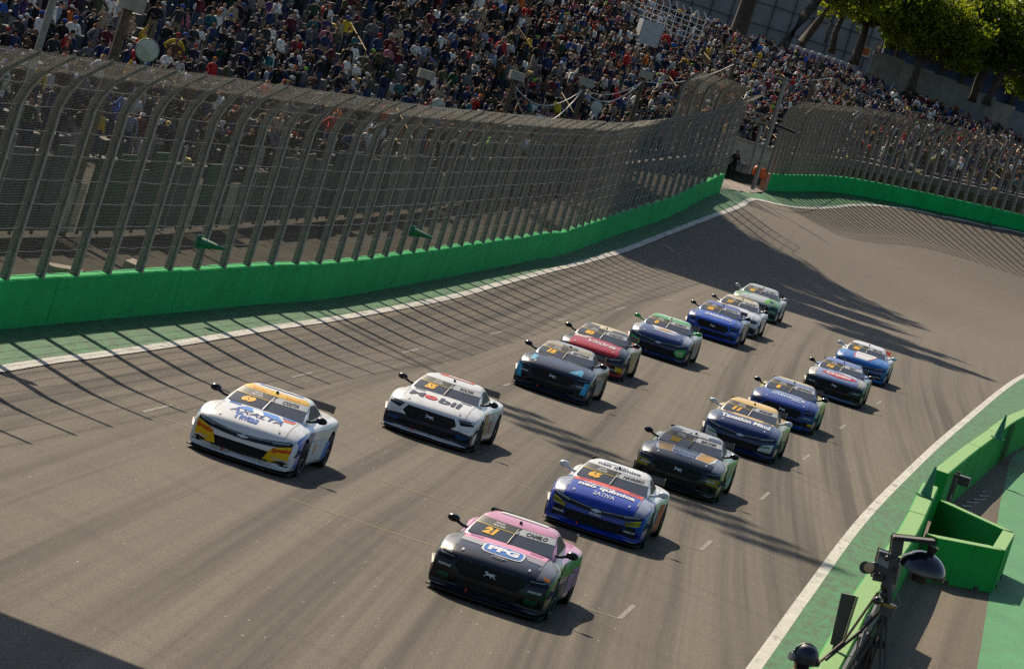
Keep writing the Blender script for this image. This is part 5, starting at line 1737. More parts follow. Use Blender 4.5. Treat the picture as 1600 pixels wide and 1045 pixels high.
# low concrete wall along the back of the right stand
lw = tag(empty('back_wall', tuple(at(1395, 112, 443))), 'low grey concrete wall of big panels behind the right end of the stand', 'low wall')
lo = np.array(lw.location)
WL = [at(1360, 96, 446), at(1440, 128, 446), at(1520, 160, 440), at(1600, 200, 433), at(1680, 232, 427)]
WLr = resample(np.array(WL), step=3.2)
LWM = [M('back_wall_grey', (.20, .215, .215), .85, var=.25, scale=1.0), M('back_wall_tan', (.27, .24, .20), .85, var=.25, scale=1.0)]
for i in range(len(WLr) - 1):
    a, b = WLr[i], WLr[i + 1]
    d = (b - a)[:2]; L_ = np.linalg.norm(d); ang = math.atan2(d[1], d[0])
    c = (a + b) / 2 - lo
    MB().box((c[0], c[1], c[2] - .2), (L_ - .03, .2, 2.9), ang).build('panel', LWM[1 if i in (5, 9, 10) else 0], lw)
# white hall with dark frames
hall = tag(empty('white_hall', tuple(at(1250, 50, 500))), 'long white building with dark frame posts behind the trees', 'building')
ho = np.array(hall.location)
HW = M('white_wall', (.24, .235, .222), .8, var=.15, scale=.5)
H0, H1 = at(990, -19, 505), at(1470, 125, 505)
hv = (H1 - H0)[:2]; HL = np.linalg.norm(hv); ha = math.atan2(hv[1], hv[0]); hn = hv / HL
zc = 13.0
for i in range(11):
    c = H0[:2] + hn * HL * (i + .5) / 11 - ho[:2]
    MB().box((c[0], c[1], zc + 3.2 - ho[2]), (HL / 11 - .006, .3, 12.6), ha).build('wall_panel', HW, hall)
for i in range(17):
    c = H0[:2] + hn * HL * i / 16 - ho[:2] + np.array([hn[1], -hn[0]]) * .32
    MB().box((c[0], c[1], zc + 3.3 - ho[2]), (.10, .12, 12.8), ha).build('frame_post', DARKM, hall)
for z in (2.2, 4.6):
    c = H0[:2] + hn * HL * .5 - ho[:2] + np.array([hn[1], -hn[0]]) * .42
    MB().box((c[0], c[1], zc + z - ho[2]), (HL, .06, .08), ha).build('frame_rail', DARKM, hall)
c = H0[:2] + hn * HL * .5 - ho[:2]
MB().box((c[0], c[1], zc + 9.7 - ho[2]), (HL + 1, 3, .4), ha).build('roof_edge', M('roof_grey', (.2, .2, .21), .7), hall)
# blue awning hut at far right
hut = tag(empty('blue_hut', (*at(1590, 150, 478)[:2], 11.0)), 'tall blue panelled shed behind the wall at the right edge', 'hut')
MB().box((0, 0, 3.4), (30, 3, 6.8), ha).build('wall', M('blue_panel', (.02, .045, .11), .6, var=.2), hut)
MB().box((0, 0, 6.9), (30.6, 3.6, .18), ha).build('roof', M('hut_roof', (.25, .26, .28), .6), hut)
for k in (-4, -1.3, 1.3, 4): MB().box((k * math.cos(ha) + 1.6 * math.sin(ha), k * math.sin(ha) - 1.6 * math.cos(ha), 3.4), (.12, .12, 6.8), ha).build('post', DARKM, hut)
# purple cabins in a row
PURP = M('purple_plastic', (.075, .035, .17), .5)
PURL = M('pale_roof_plastic', (.42, .42, .45), .5)
for i in range(9):
    p = at(1234 + 11.6 * i, 83 + 3.75 * i, 441)
    cb = tag(empty('portable_toilet', (p[0], p[1], p[2] - 1.3), ha), 'purple portable cabin with arched door, %s of nine from the left' % ('first', 'second', 'third', 'fourth', 'fifth', 'sixth', 'seventh', 'eighth', 'ninth')[i], 'cabin', 'row of purple cabins behind the stand')
    MB().box((0, 0, 1.0), (.68, .9, 2.0)).build('body', PURL, cb)
    a = MB()
    arc = [(-.30, .05)] + [(-.30 * math.cos(t), 1.55 + .34 * math.sin(t)) for t in np.linspace(0, math.pi, 9)] + [(.30, .05)]
    n_ = len(arc)
    a.add([(x, -.46, z) for x, z in arc] + [(x, -.50, z) for x, z in arc], [tuple(range(n_, 2 * n_))] + [(k, k + 1, n_ + k + 1, n_ + k) for k in range(n_ - 1)])
    a.build('door', PURP, cb)
    r_ = MB()
    r_.add([(-.37, y, 2.0) for y in (-.55, .5)] + [(.37 * math.cos(t), y, 2.0 + .2 * math.sin(t)) for t in np.linspace(math.pi, 0, 7) for y in (-.55, .5)], [(2 + 2 * k, 3 + 2 * k, 5 + 2 * k, 4 + 2 * k) for k in range(6)] + [tuple(2 + 2 * k for k in range(7)), tuple(3 + 2 * k for k in range(7))[::-1]])
    r_.build('roof', PURL, cb)
# posters and a round sign by the trees
ps = tag(empty('poster', tuple(at(1351, 81, 452))), 'orange poster on a pale backing between two trees', 'poster')
MB().box((0, 0, 0), (1.15, .05, 1.0), ha).build('backing', M('poster_pale', (.5, .5, .48), .7), ps)
MB().box((0, -.04, .03), (.85, .03, .72), ha).build('sheet', M('poster_orange', (.42, .13, .05), .7, var=.4, scale=3), ps)
sg = tag(empty('round_sign', tuple(at(1372, 77, 450))), 'round red bordered road sign on a thin post', 'sign')
MB().tube([(0, 0, -2.6), (0, 0, .4)], .04, 6).build('post', STEEL, sg)
MB().lathe([(.0001, .0), (.30, .0), (.30, .03), (.0001, .03)], 18, Matrix.Translation((0, -.05, .2)) @ Matrix.Rotation(math.pi / 2, 4, 'X')).build('rim', M('sign_red', (.4, .03, .03), .5), sg)
MB().lathe([(.0001, .0), (.22, .0), (.22, .02), (.0001, .02)], 18, Matrix.Translation((0, -.085, .2)) @ Matrix.Rotation(math.pi / 2, 4, 'X')).build('face', WHITEM, sg)

# white railed stair head in the stand
st = tag(empty('stair_head', tuple(at(1035, 62, 318))), 'white tubular railing and pale box wall of the stair opening among the crowd', 'railing')
s0 = np.array(st.location)
A0, A1, A2 = at(1003, 34, 318), at(1092, 66, 318), at(1098, 40, 322)
b_ = MB()
for i in range(5):
    f_ = np.array([0, 0, .38 * i])
    MB().tube([A0 + f_ - s0, A1 + f_ - s0], .035, 6).build('rail', WHITEM, st)
for i in range(9):
    p = A0 + (A1 - A0) * i / 8 - s0
    q = p + np.array([0, 0, 1.75])
    MB().tube([p + np.array([0, 0, -.3]), q, q + np.array([-.25, .1, .35])], .04, 6).build('post', WHITEM, st)
MB().box((*(at(1013, 52, 318) - s0)[:2], (at(1013, 52, 318) - s0)[2]), (1.5, 1.5, 1.7), .2).build('box_wall', M('pale_box', (.42, .44, .46), .8, var=.15), st)
for i in range(4):
    MB().tube([at(986, 18, 312) + np.array([0, 0, .4 * i]) - s0, at(1003, 26, 316) + np.array([0, 0, .4 * i]) - s0], .03, 6).build('rail', WHITEM, st)

# ------------------------------------------------------------------ between fence and stand
ORD = ('first', 'second', 'third', 'fourth', 'fifth', 'sixth', 'seventh', 'eighth')


def flood_pole(label, top, D, lamp=None, lr=.33, thick=.15, box=True, h=None):
    p = at(*top, D)
    z0 = float(zg(p[0], p[1])[0])
    o = tag(empty('floodlight_pole', (p[0], p[1], z0)), label, 'floodlight pole', 'floodlight poles behind the near fence')
    H = p[2] - z0
    MB().tube([(0, 0, -.2), (0, 0, H * .5), (0, 0, H)], [thick, thick * .92, thick * .85], 8).build('pole', WOODP, o)
    if box:
        MB().box((.05, -.15, H + .05), (.75, .34, .42), .3).build('lamp_box', M('lamp_box_beige', (.32, .29, .23), .7, var=.3), o)
    if lamp:
        q = at(*lamp, D - .6) - np.array([p[0], p[1], z0])
        d = Vector((.25, -1, -.12)).normalized()
        Mx = Matrix.Translation(Vector(q)) @ d.to_track_quat('Z', 'Y').to_matrix().to_4x4()
        dr = MB().lathe([(.0001, -.42), (lr * .55, -.40), (lr * .9, -.2), (lr, 0), (lr, .03), (lr * .94, .035)], 22, Mx).build('lamp_drum', M('lamp_drum_grey', (.30, .29, .26), .6, var=.2), o, True)
        MB().lathe([(lr * .93, .03), (lr * .6, .055), (.0001, .07)], 22, Mx).build('lens', LENS, dr, True)
        MB().tube([q + np.array([-.1, .35, 0]), (0, 0, q[2] + .15)], .05, 6).build('arm', WOODP, o)
    return p


flood_pole('thick brown pole with big round lamp above the left fence', (203, 6), 123, (230, 79), .33, .17)
flood_pole('brown pole with tilted box and small round lamp at frame middle', (664, 118), 212, (685, 165), .33, .14)
PA = flood_pole('brown pole with tilted box only, right of frame middle', (806, 120), 222, None, thick=.14)
PBp = flood_pole('brown pole with box and round lamp right of frame middle, holding slack cables', (915, 130), 234, (932, 168), .33, .14)
PC = flood_pole('brown pole with tall box in front of the yellow seats', (1008, 118), 252, None, thick=.15)
PD = flood_pole('brown pole with small round lamp by the end of the near fence', (1150, 92), 275, (1098, 136), .30, .14, box=False)
flood_pole('brown pole in the crowd beyond the gate', (1283, 92), 320, None, thick=.12, box=False)
# slack cables between the poles
for k, (a, b) in enumerate(((PA, PBp), (PBp, PC), (PC, PD), (PA, PBp), (PBp, PC))):
    sag = (1.0, .5, .5, 2.0, .9)[k]
    pts = [a + (b - a) * t + np.array([0, 0, -.35 - sag * 4 * t * (1 - t)]) for t in np.linspace(0, 1, 13)]
    o = MB().tube([p - pts[0] for p in pts], .028, 5).build('hanging_cable', M('white_cable', (.45, .44, .4), .6), None, False, tuple(pts[0]))
    tag(o, ('upper white cable sagging between the two poles right of middle', 'upper white cable sagging towards the pole with the tall box', 'white cable sagging from the tall box pole to the near fence end', 'lower deeply sagging white cable between the two poles right of middle', 'lower white cable running to the pole with the tall box')[k], 'cable')
pe = [at(1150, 96, 274), at(1225, 112, 290), at(1300, 122, 318), at(1400, 150, 330), at(1500, 185, 338)]
for a, b, l_ in ((pe[0], pe[2], 'thin cable across the crowd beyond the gate'), (pe[2], pe[4], 'thin cable along the top of the right far fence')):
    pts = [a + (b - a) * t + np.array([0, 0, -1.2 * 4 * t * (1 - t) * .5]) for t in np.linspace(0, 1, 10)]
    tag(MB().tube([p - pts[0] for p in pts], .03, 5).build('hanging_cable', M('grey_cable', (.2, .2, .2), .6), None, False, tuple(pts[0])), l_, 'cable')

# tall mast whose head throws the soft band of shade over the grid
mp_ = np.array([-17.6, 148.5])
mast = tag(empty('light_mast', (mp_[0], mp_[1], 0)), 'thin tall grey light mast rising out of the frame at upper left', 'light mast')
MB().tube([(0, 0, -.2), (0, 0, 14), (0, 0, 30)], [.13, .12, .11], 8).build('mast', STEEL, mast)
lt = MB()
for sx, sy in ((-.55, -.3), (.55, -.3), (0, .6)): lt.tube([(sx * .3, sy * .3, 30), (sx, sy, 33), (sx, sy, 45)], .09, 5)
for i in range(12):
    z = 33 + i
    lt.tube([(-.55, -.3, z), (.55, -.3, z + 1)], .05, 4); lt.tube([(.55, -.3, z), (0, .6, z + 1)], .05, 4); lt.tube([(0, .6, z), (-.55, -.3, z + 1)], .05, 4)
lt.build('lattice', STEEL, mast)
for r_ in range(8):  # unseen head; extra lamp rows added to broaden its shade on the grid
    MB().box((0, 0, 31.5 + 1.8 * r_), (2.6, .25, .12)).build('lamp_rack', STEEL, mast)
    for k in range(4): MB().box((-1.05 + .7 * k, -.2, 31.5 + 1.8 * r_), (.5, .3, .8)).build('floodlight', DARKM, mast)

# screen fence and clutter behind the left wall
scn = tag(empty('screen_fence', (LW[60][0], LW[60][1], 0)), 'dark green screened fence standing behind the near catch fence', 'fence')
sco = np.array(scn.location)
SCR = [M('dark_green_screen', (.012, .045, .025), .85, var=.4, scale=2), M('grey_screen', (.045, .05, .048), .85, var=.4, scale=2), M('brown_screen', (.06, .05, .035), .85, var=.4, scale=2)]
Sl = np.r_[0, np.cumsum(np.linalg.norm(np.diff(LW, axis=0), axis=1))]
Nl = normals2(LW)
s_ = 44.0
k = 0
while s_ < Sl[-1] - 4:
    p = np.array([np.interp(s_, Sl, LW[:, i]) for i in (0, 1)])
    q = np.array([np.interp(s_, Sl, Nl[:, i]) for i in (0, 1)])
    c = p - q * 6.2
    z = float(zg(*c)[0])
    an = math.atan2(q[1], q[0])
    MB().tube([(c[0] - sco[0], c[1] - sco[1], z), (c[0] - sco[0], c[1] - sco[1], z + 2.7)], .05, 6).build('post', SCR[0] if k % 3 else STEEL, scn)
    if random.random() < .82:
        cc = c + np.array([-q[1], q[0]]) * 1.1
        hh = random.uniform(1.7, 2.5)
        MB().box((cc[0] - sco[0], cc[1] - sco[1], z + hh / 2 + .1), (.04, 2.05, hh), an).build('screen_panel', random.choice(SCR), scn)
    else:
        sl = MB()
        for m in range(10):
            d_ = c + np.array([-q[1], q[0]]) * (.2 + .2 * m)
            sl.box((d_[0] - sco[0], d_[1] - sco[1], z + .75), (.03, .07, 1.4), an)
        for zz in (.25, 1.25):
            d_ = c + np.array([-q[1], q[0]]) * 1.1
            sl.box((d_[0] - sco[0] - .03, d_[1] - sco[1], z + zz), (.03, 2.1, .06), an)
        sl.build('palisade', STEEL, scn)
    s_ += 2.25
    k += 1
RUB = M('rubble', (.22, .18, .13), .9, var=.4)
# pale kerb slabs behind the wall top
for i in range(6):
    s_ = 62 + i * 7.1
    p = np.array([np.interp(s_, Sl, LW[:, j]) for j in (0, 1)]); q = np.array([np.interp(s_, Sl, Nl[:, j]) for j in (0, 1)])
    c = p - q * (.55 + .3 * random.random())
    a_ = MB().box((0, 0, .55), (.35, random.uniform(.8, 1.6), 1.15), 0, .85).build('rubble_heap', RUB, None, False, (c[0], c[1], float(zg(*c)[0])), (0, .1, math.atan2(q[1], q[0]) + random.gauss(0, .3)))
    tag(a_, 'pale broken concrete slab propped behind the near green wall, %s from the left' % ORD[i], 'slab', 'broken slabs behind the near wall')

# ------------------------------------------------------------------ gate
catch_fence('short grey fence return standing behind the end of the near fence', resample(np.array([at(1040, 232, 262), at(1092, 222, 266), at(1138, 214, 268)])[:, :2], step=.6), spacing=1.5, wire_r=.006, vstep=.09)
gt = tag(empty('gate_frame', tuple(at(1176, 296, 268))), 'tall leaning grey steel gate post and braced frame in the gap between the walls', 'gate')
go_ = np.array(gt.location)
MB().tube([at(1175.7, 296, 268) - go_, at(1229.5, 121, 268) - go_], .13, 4).build('post', STEEL, gt)
MB().tube([at(1170, 272, 281) - go_, at(1190, 196, 281) - go_], .12, 4).build('post', STEEL, gt)
tr = MB()
for dz in (0, .5): tr.tube([at(1158, 183, 284) - go_ + np.array([0, 0, dz]), at(1222, 200, 284) - go_ + np.array([0, 0, dz])], .05, 5)
for k in range(8):
    a_ = at(1158 + 8 * k, 183 + 2.1 * k, 284) - go_
    b2 = at(1158 + 8 * (k + 1), 183 + 2.1 * (k + 1), 284) - go_
    tr.tube([a_, b2 + np.array([0, 0, .5])] if k % 2 else [a_ + np.array([0, 0, .5]), b2], .035, 4)
tr.build('truss', STEEL, gt)
bo = tag(empty('boom_pole', tuple(at(1214, 196, 267))), 'short black boom with round ends on the gate post', 'boom')
MB().tube([(0, 0, 0), at(1244, 208, 267) - np.array(bo.location)], .09, 8).build('tube', BLACKP, bo)
MB().lathe([(.0001, -.16), (.13, -.1), (.16, 0), (.13, .1), (.0001, .16)], 10).build('end_cap', BLACKP, bo)
# pale wall and clutter seen through the gate
gw = tag(empty('stand_front_wall', tuple(at(1176, 242, 289))), 'pale wall at the foot of the stand seen through the gate', 'low wall')
g0, g1 = at(1135, 232, 291), at(1215, 256, 291)
dv = (g1 - g0)[:2]
MB().box((0, 0, -.1), (np.linalg.norm(dv), .25, 1.5), math.atan2(dv[1], dv[0])).build('wall_face', M('pale_wall', (.45, .42, .37), .85, var=.25), gw)
MB().box((0, -.05, .72), (np.linalg.norm(dv) + .2, .35, .14), math.atan2(dv[1], dv[0])).build('coping', CONC, gw)
for i, (u, v) in enumerate(((1155, 254), (1163, 257), (1186, 262), (1193, 265))):
    p = at(u, v, 284)
    o = MB().lathe([(.0001, .62), (.25, .6), (.30, .4), (.31, .1), (.28, 0)], 12).build('barrel', ORANGEP if i > 1 else CONCD, None, True, (p[0], p[1], p[2] - .55))
    tag(o, ('grey drum left of the gate opening', 'grey drum second from left in the gate opening', 'orange drum left of the gate post', 'orange drum nearest the gate post')[i], 'drum')
strip('gate_path', np.array([GATE_L + np.array([-.2, -.4]), at(1130, 262, 284)[:2]]), np.array([GATE_R + np.array([.2, -.2]), at(1205, 275, 284)[:2]]), .03, M('brown_paving', (.19, .145, .12), .9, var=.3), 3)

# marshal by the gate
pm = person_mesh('person', dict(le=(-.28, -.02, 1.13), lw=(-.22, .12, .92), re=(.26, .12, 1.2), rw=(.08, .28, 1.34)), 2)
for c_ in ((.20, .11, .07), (.012, .012, .014), (.010, .010, .013), (.010, .010, .012), (.015, .015, .015)): pm.materials.append(cloth('marshal', c_))
p = at(1139, 281, 262)
o = link('person', pm, None, (p[0], p[1], p[2]), (0, 0, math.pi + .5))
o.scale = (1.08, 1.08, 1.06)
tag(o, 'person in black clothes standing in the gate opening', 'person')

# ------------------------------------------------------------------ green cones
def cone_mesh():
    m = MB()
    m.box((0, 0, .02), (.36, .36, .04))
    m.lathe([(.15, .04), (.14, .06), (.025, .78), (.0001, .785)], 18)
    return m.mesh('cone', CONEG, False)


CONE = cone_mesh()
for (x, y), l_ in (((10.62, 108.5), 'green traffic cone standing on the near pit wall end'), ((15.22, 139.3), 'green traffic cone standing on the far pit wall')):
    tag(link('traffic_cone', CONE, None, (x, y, 1.305), (0, .04, .3)), l_, 'cone', 'green cones')
for (u, v, u2, v2), D, l_ in (((311, 378, 356, 391), 111.3, 'green cone lying sideways on the left fence nearest the frame edge'), ((644, 361, 681, 374), 143.0, 'green cone lying sideways on the fence at frame middle')):
    a, b = at(u, v, D - .6), at(u2, v2, D - 1.0)
    d = Vector(b - a).normalized()
    o = link('traffic_cone', CONE, None, tuple(a))
    o.rotation_euler = d.to_track_quat('Z', 'Y').to_euler()
    tag(o, l_, 'cone', 'green cones')
tl = tag(empty('trackside_lamp', tuple(at(-12, 116, 92))), 'teal cylindrical lamp cut by the left edge above the fence', 'lamp')
d = Vector((1, -.25, -.25)).normalized()
Mx = d.to_track_quat('Z', 'Y').to_matrix().to_4x4()
MB().lathe([(.0001, -.5), (.12, -.48), (.165, -.3), (.18, .33), (.17, .36)], 18, Mx).build('housing', M('teal_metal', (.015, .09, .085), .35, metal=.3), tl, True)
MB().lathe([(.17, .35), (.0001, .37)], 18, Mx).build('lens', M('lamp_lens_teal', (.12, .22, .19), .2), tl)
MB().tube([(0, 0, -.1), (-.2, .3, -1.0), (-.4, 1.2, -1.5)], .04, 6).build('bracket', STEEL, tl)

# ------------------------------------------------------------------ pit wall
def shifted(pts, d):
    P = resample(np.array(pts, float), step=1.0)
    return P + normals2(P) * d


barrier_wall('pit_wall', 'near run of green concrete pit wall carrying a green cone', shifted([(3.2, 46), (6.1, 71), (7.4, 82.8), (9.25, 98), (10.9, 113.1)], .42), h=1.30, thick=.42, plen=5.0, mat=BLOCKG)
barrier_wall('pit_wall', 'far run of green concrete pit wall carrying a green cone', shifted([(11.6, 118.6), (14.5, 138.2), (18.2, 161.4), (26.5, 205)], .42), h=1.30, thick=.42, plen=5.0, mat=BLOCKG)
rk = tag(empty('steel_rack', (12.0, 116.6, 0), -.15), 'dark steel gate rack in the gap of the pit wall', 'rack')
MB().box((0, 0, .75), (.10, .12, 1.5)).build('post', DARKM, rk)
MB().box((.0, 1.0, .75), (.10, .12, 1.5)).build('post', DARKM, rk)
for z in (.35, .8, 1.25): MB().box((0, .5, z), (.07, 1.0, .14)).build('crossbar', DARKM, rk)
MB().box((.22, .45, 1.35), (.30, .5, .24)).build('lock_box', DARKM, rk)
MB().box((.12, .35, .55), (.16, .4, .3)).build('hinge_plate', M('rusty_steel', (.10, .05, .03), .8, var=.4), rk)
cbn = tag(empty('steel_cabinet', (17.95, 150.0, 0), -.15), 'dark steel cabinet against the far pit wall at the right edge', 'cabinet')
MB().box((0, 0, .85), (.7, 4.2, 1.7)).build('body', DARKM, cbn)
MB().box((0, 0, 1.74), (.8, 4.4, .07)).build('lid', M('cabinet_lid', (.35, .3, .24), .7), cbn)
for k in (-1.4, 0, 1.4): MB().box((.36, k, .85), (.05, .09, 1.6)).build('rib', STEEL, cbn)
for k in (-2.05, 2.05): MB().box((.36, k, .85), (.05, .12, 1.7)).build('rib', STEEL, cbn)
# U of green concrete blocks in the pit lane
ub = tag(empty('concrete_u_barrier', (12.3, 104.0, 0)), 'U shaped barrier of green concrete blocks standing in the pit lane', 'barrier')
uo = np.array([12.3, 104.0])


def block(a, b, th, h, side, cut=0.0):
    a, b = np.array(a), np.array(b)
    d = (b - a) / np.linalg.norm(b - a)
    nn = np.array([-d[1], d[0]]) * side * th
    q = [a, b, b + nn, a + nn]
    vs = [(*(p - uo), 0) for p in q] + [(*(p + (np.mean(q, axis=0) - p) * .03 - uo), h) for p in q]
    m = MB().add(vs, [(3, 2, 1, 0), (4, 5, 6, 7), (0, 1, 5, 4), (1, 2, 6, 5), (2, 3, 7, 6), (3, 0, 4, 7)])
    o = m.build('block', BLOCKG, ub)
    bv = o.modifiers.new('b', 'BEVEL'); bv.width = .025; bv.segments = 2
    for t in (.3, .75):
        c = a + (b - a) * t - uo - nn / np.linalg.norm(nn) * .008
        MB().box((c[0], c[1], .05), (.16, .03, .11), math.atan2(d[1], d[0])).build('lifting_slot', BLACKP, ub)
    return o


block((10.55, 101.9), (12.3, 104.0), .42, 1.03, 1)
block((12.33, 104.06), (13.1, 109.7), .32, 1.03, 1)
block((13.08, 109.76), (11.6, 112.7), .30, 1.05, 1)
# cable and hose lying in the shade of the pit wall
for k, (pts, l_) in enumerate(((((12.4, 113), (12.9, 118), (13.6, 122), (13.5, 126), (14.4, 131), (14.8, 134)), 'thin pale cable lying along the foot of the far pit wall'), (((11.2, 108), (11.7, 113), (12.4, 117), (12.2, 120)), 'thin pale cable in the gap of the pit wall'))):
    P = resample(np.array(pts, float), step=.4)
    tag(MB().tube([(a - P[0][0] + .12 * math.sin(i * 1.3), b - P[0][1], .02) for i, (a, b) in enumerate(P)], .014, 4).build('loose_cable', M('pale_cable', (.45, .44, .42), .6), None, False, (P[0][0], P[0][1], .01)), l_, 'cable')
# dark guard plates and boards along the near pit wall
gp = tag(empty('guard_plates', (8.6, 88, 0)), 'row of dark grey guard plates fixed behind the near pit wall', 'guard plates')
gpo = np.array([8.6, 88])
GPM = M('grey_plate', (.055, .055, .052), .55, metal=.3, var=.3, scale=3)
Pw = shifted([(3.2, 46), (6.1, 71), (7.4, 82.8), (9.25, 98), (10.9, 113.1)], .46)
Sw = np.r_[0, np.cumsum(np.linalg.norm(np.diff(Pw, axis=0), axis=1))]
for i in range(9):
    s_ = 14 + 3.3 * i
    p = np.array([np.interp(s_, Sw, Pw[:, j]) for j in (0, 1)]); q = np.array([np.interp(s_ + 3.2, Sw, Pw[:, j]) for j in (0, 1)])
    c = (p + q) / 2 - gpo
    MB().box((c[0] + .06, c[1], 1.25), (np.linalg.norm(q - p), .05, .75), math.atan2(*(q - p)[::-1])).build('plate', GPM, gp)
bd = tag(empty('brown_board', tuple(at(1306, 1006, 73))), 'upright dark brown board standing before the near pit wall', 'board')
bo_ = np.array(bd.location)
cs = [at(u, v, 73) - bo_ for u, v in ((1297, 1006), (1313, 1010), (1338, 931), (1315, 926))]
bk = [c + np.array([.0, .06, 0]) for c in cs]
MB().add([*cs, *bk], [(0, 1, 2, 3), (7, 6, 5, 4), (0, 4, 5, 1), (1, 5, 6, 2), (2, 6, 7, 3), (3, 7, 4, 0)]).build('panel', M('brown_panel', (.055, .045, .038), .6, var=.2), bd)
MB().tube([cs[1] + np.array([.02, -.02, 0]), cs[2] + np.array([.02, -.02, 0])], .02, 5).build('edge_strip', M('tan_edge', (.25, .2, .13), .6), bd)
MB().tube([(cs[0] + cs[1]) / 2, (cs[0] + cs[1]) / 2 * np.array([1, 1, 0]) + np.array([0, 0, -bo_[2]])], .04, 6).build('stand', DARKM, bd)

# ------------------------------------------------------------------ TV platform close to the photographer: camera, tripod, crew
PZ = 2.75
c0 = at(1390, 940, 43)
pf = tag(empty('camera_platform', (c0[0] - .3, c0[1], 0)), 'scaffold platform under the television camera, below the frame', 'platform')
MB().box((0, 0, PZ - .06), (4.2, 2.4, .12)).build('deck', M('deck_ply', (.12, .09, .06), .8, var=.3), pf)
for x in (-1.9, 1.9):
    for y in (-1.0, 1.0): MB().tube([(x, y, 0), (x, y, PZ - .12)], .05, 8).build('leg', STEEL, pf)
tv = tag(empty('tv_camera', tuple(c0)), 'black television camera with dome hood on a tripod in the foreground', 'camera')


def tp(u, v, dD=0): return at(u, v, 43 + dD) - c0


CAMB = M('camera_black', (.020, .020, .023), .35)
CAMG = M('camera_grey', (.20, .21, .22), .4)
RUBB = M('rubber_black', (.014, .013, .013), .7)
foot = PZ - c0[2]
hd_ = tp(1388, 942)
MB().tube([hd_, tp(1385, 915), tp(1390, 900)], [.045, .06, .05], 10).build('pan_head', CAMB, tv)
MB().tube([hd_ + np.array([0, 0, -.02]), hd_ + np.array([0, 0, -.12])], [.075, .085], 12).build('collar', CAMB, tv)
MB().tube([hd_ + np.array([0, 0, .0]), hd_ + np.array([0, 0, -.03])], [.09, .09], 12).build('ring', M('brass_ring', (.25, .17, .05), .4, metal=.5), tv)
for k, (dx, dy) in enumerate(((.62, -.35), (-.62, -.35), (.05, .72))):
    a = hd_ + np.array([0, 0, -.1])
    e_ = np.array([hd_[0] + dx, hd_[1] + dy, foot])
    lg = MB()
    sd = np.array([.022, .0, 0])
    lg.tube([a + sd, e_ + sd * 1.2], .014, 6); lg.tube([a - sd, e_ - sd * 1.2], .014, 6)
    m_ = a * .45 + e_ * .55
    lg.box(tuple(m_), (.08, .05, .05))
    lg.build('leg', CAMB, tv)


def obox(name, pts, depth, mat, parent):
    f = [np.array(p) for p in pts]
    b = [p + np.array([0, depth, 0]) for p in f]
    n = len(f)
    o = MB().add([*f, *b], [tuple(range(n)), tuple(range(n, 2 * n))[::-1]] + [(k, (k + 1) % n, n + (k + 1) % n, n + k) for k in range(n)]).build(name, mat, parent)
    bv = o.modifiers.new('b', 'BEVEL'); bv.width = .008; bv.segments = 2
    return o


obox('camera_body', [tp(1364, 905), tp(1398, 912), tp(1406, 872), tp(1376, 862)], .30, CAMB, tv)
obox('side_panel', [tp(1372, 878, -.02), tp(1386, 886, -.02), tp(1388, 877, -.02), tp(1376, 870, -.02)], .02, CAMG, tv)
obox('viewfinder', [tp(1392, 872), tp(1408, 866), tp(1412, 842), tp(1396, 841)], .25, CAMB, tv)
obox('hood_plate', [tp(1396, 842, -.1), tp(1462, 850, -.1), tp(1463, 846, -.1), tp(1398, 839, -.1)], .28, RUBB, tv)
MB().tube([tp(1360, 888), tp(1352, 886, -.15)], [.05, .06], 14).build('lens', CAMB, tv)
MB().lathe([(.05, -.005), (.0001, 0)], 14, Matrix.Translation(Vector(tp(1358, 886, -.2))) @ Matrix.Rotation(math.pi / 2, 4, 'X')).build('eyecup', M('warm_glass', (.45, .28, .18), .25), tv)
# dome hood hanging under the plate
dm = MB()
ctr = tp(1440, 893, .1)
for i, t in enumerate(np.linspace(0, math.pi / 2, 8)): pass
up = np.array([.12, -.1, 1.0]); up /= np.linalg.norm(up)
Mx = Matrix.Translation(Vector(ctr)) @ Vector(up).to_track_quat('Z', 'Y').to_matrix().to_4x4()
dm.lathe([(.232 * math.cos(t) + .0001, .20 * math.sin(t)) for t in np.linspace(0, math.pi / 2, 9)], 24, Mx)
dm.lathe([(.225 * math.cos(t) + .0001, .195 * math.sin(t)) for t in np.linspace(math.pi / 2, 0, 9)], 24, Mx)
dm.lathe([(.232, 0), (.225, 0)], 24, Mx)
dm.build('dome_hood', M('dome_black', (.012, .013, .018), .22, coat=.5), tv, True)
MB().tube([ctr + up * .19, ctr + up * .27], [.035, .06], 12).build('dome_neck', RUBB, tv)
MB().tube([ctr - up * .10, ctr + up * .05], [.075, .08], 12).build('microphone', RUBB, tv)
MB().tube([hd_ + np.array([0, 0, .02]), tp(1345, 985), tp(1290, 1030, -.2)], .017, 6).build('pan_handle', RUBB, tv)
MB().tube([tp(1372, 925), tp(1318, 1002, -.1), tp(1280, 1034, -.2)], .013, 6).build('pan_handle', M('brown_handle', (.10, .05, .03), .6), tv)
cbl = [tp(1398, 915), tp(1404, 935), tp(1406, 945), tp(1398, 952), tp(1392, 948)]
MB().tube(resample(np.array(cbl), step=.02), .006, 5).build('cable', CAMG, tv)
for (u, v, r) in ((1376, 898, .03), (1400, 890, .025), (1386, 872, .028), (1366, 882, .03), (1380, 928, .035), (1370, 938, .04)):
    MB().lathe([(.0001, -r), (r * .8, -r * .6), (r, 0), (r * .8, r * .6), (.0001, r)], 10, Matrix.Translation(Vector(tp(u, v, -.08)))).build('knob', CAMB, tv, True)
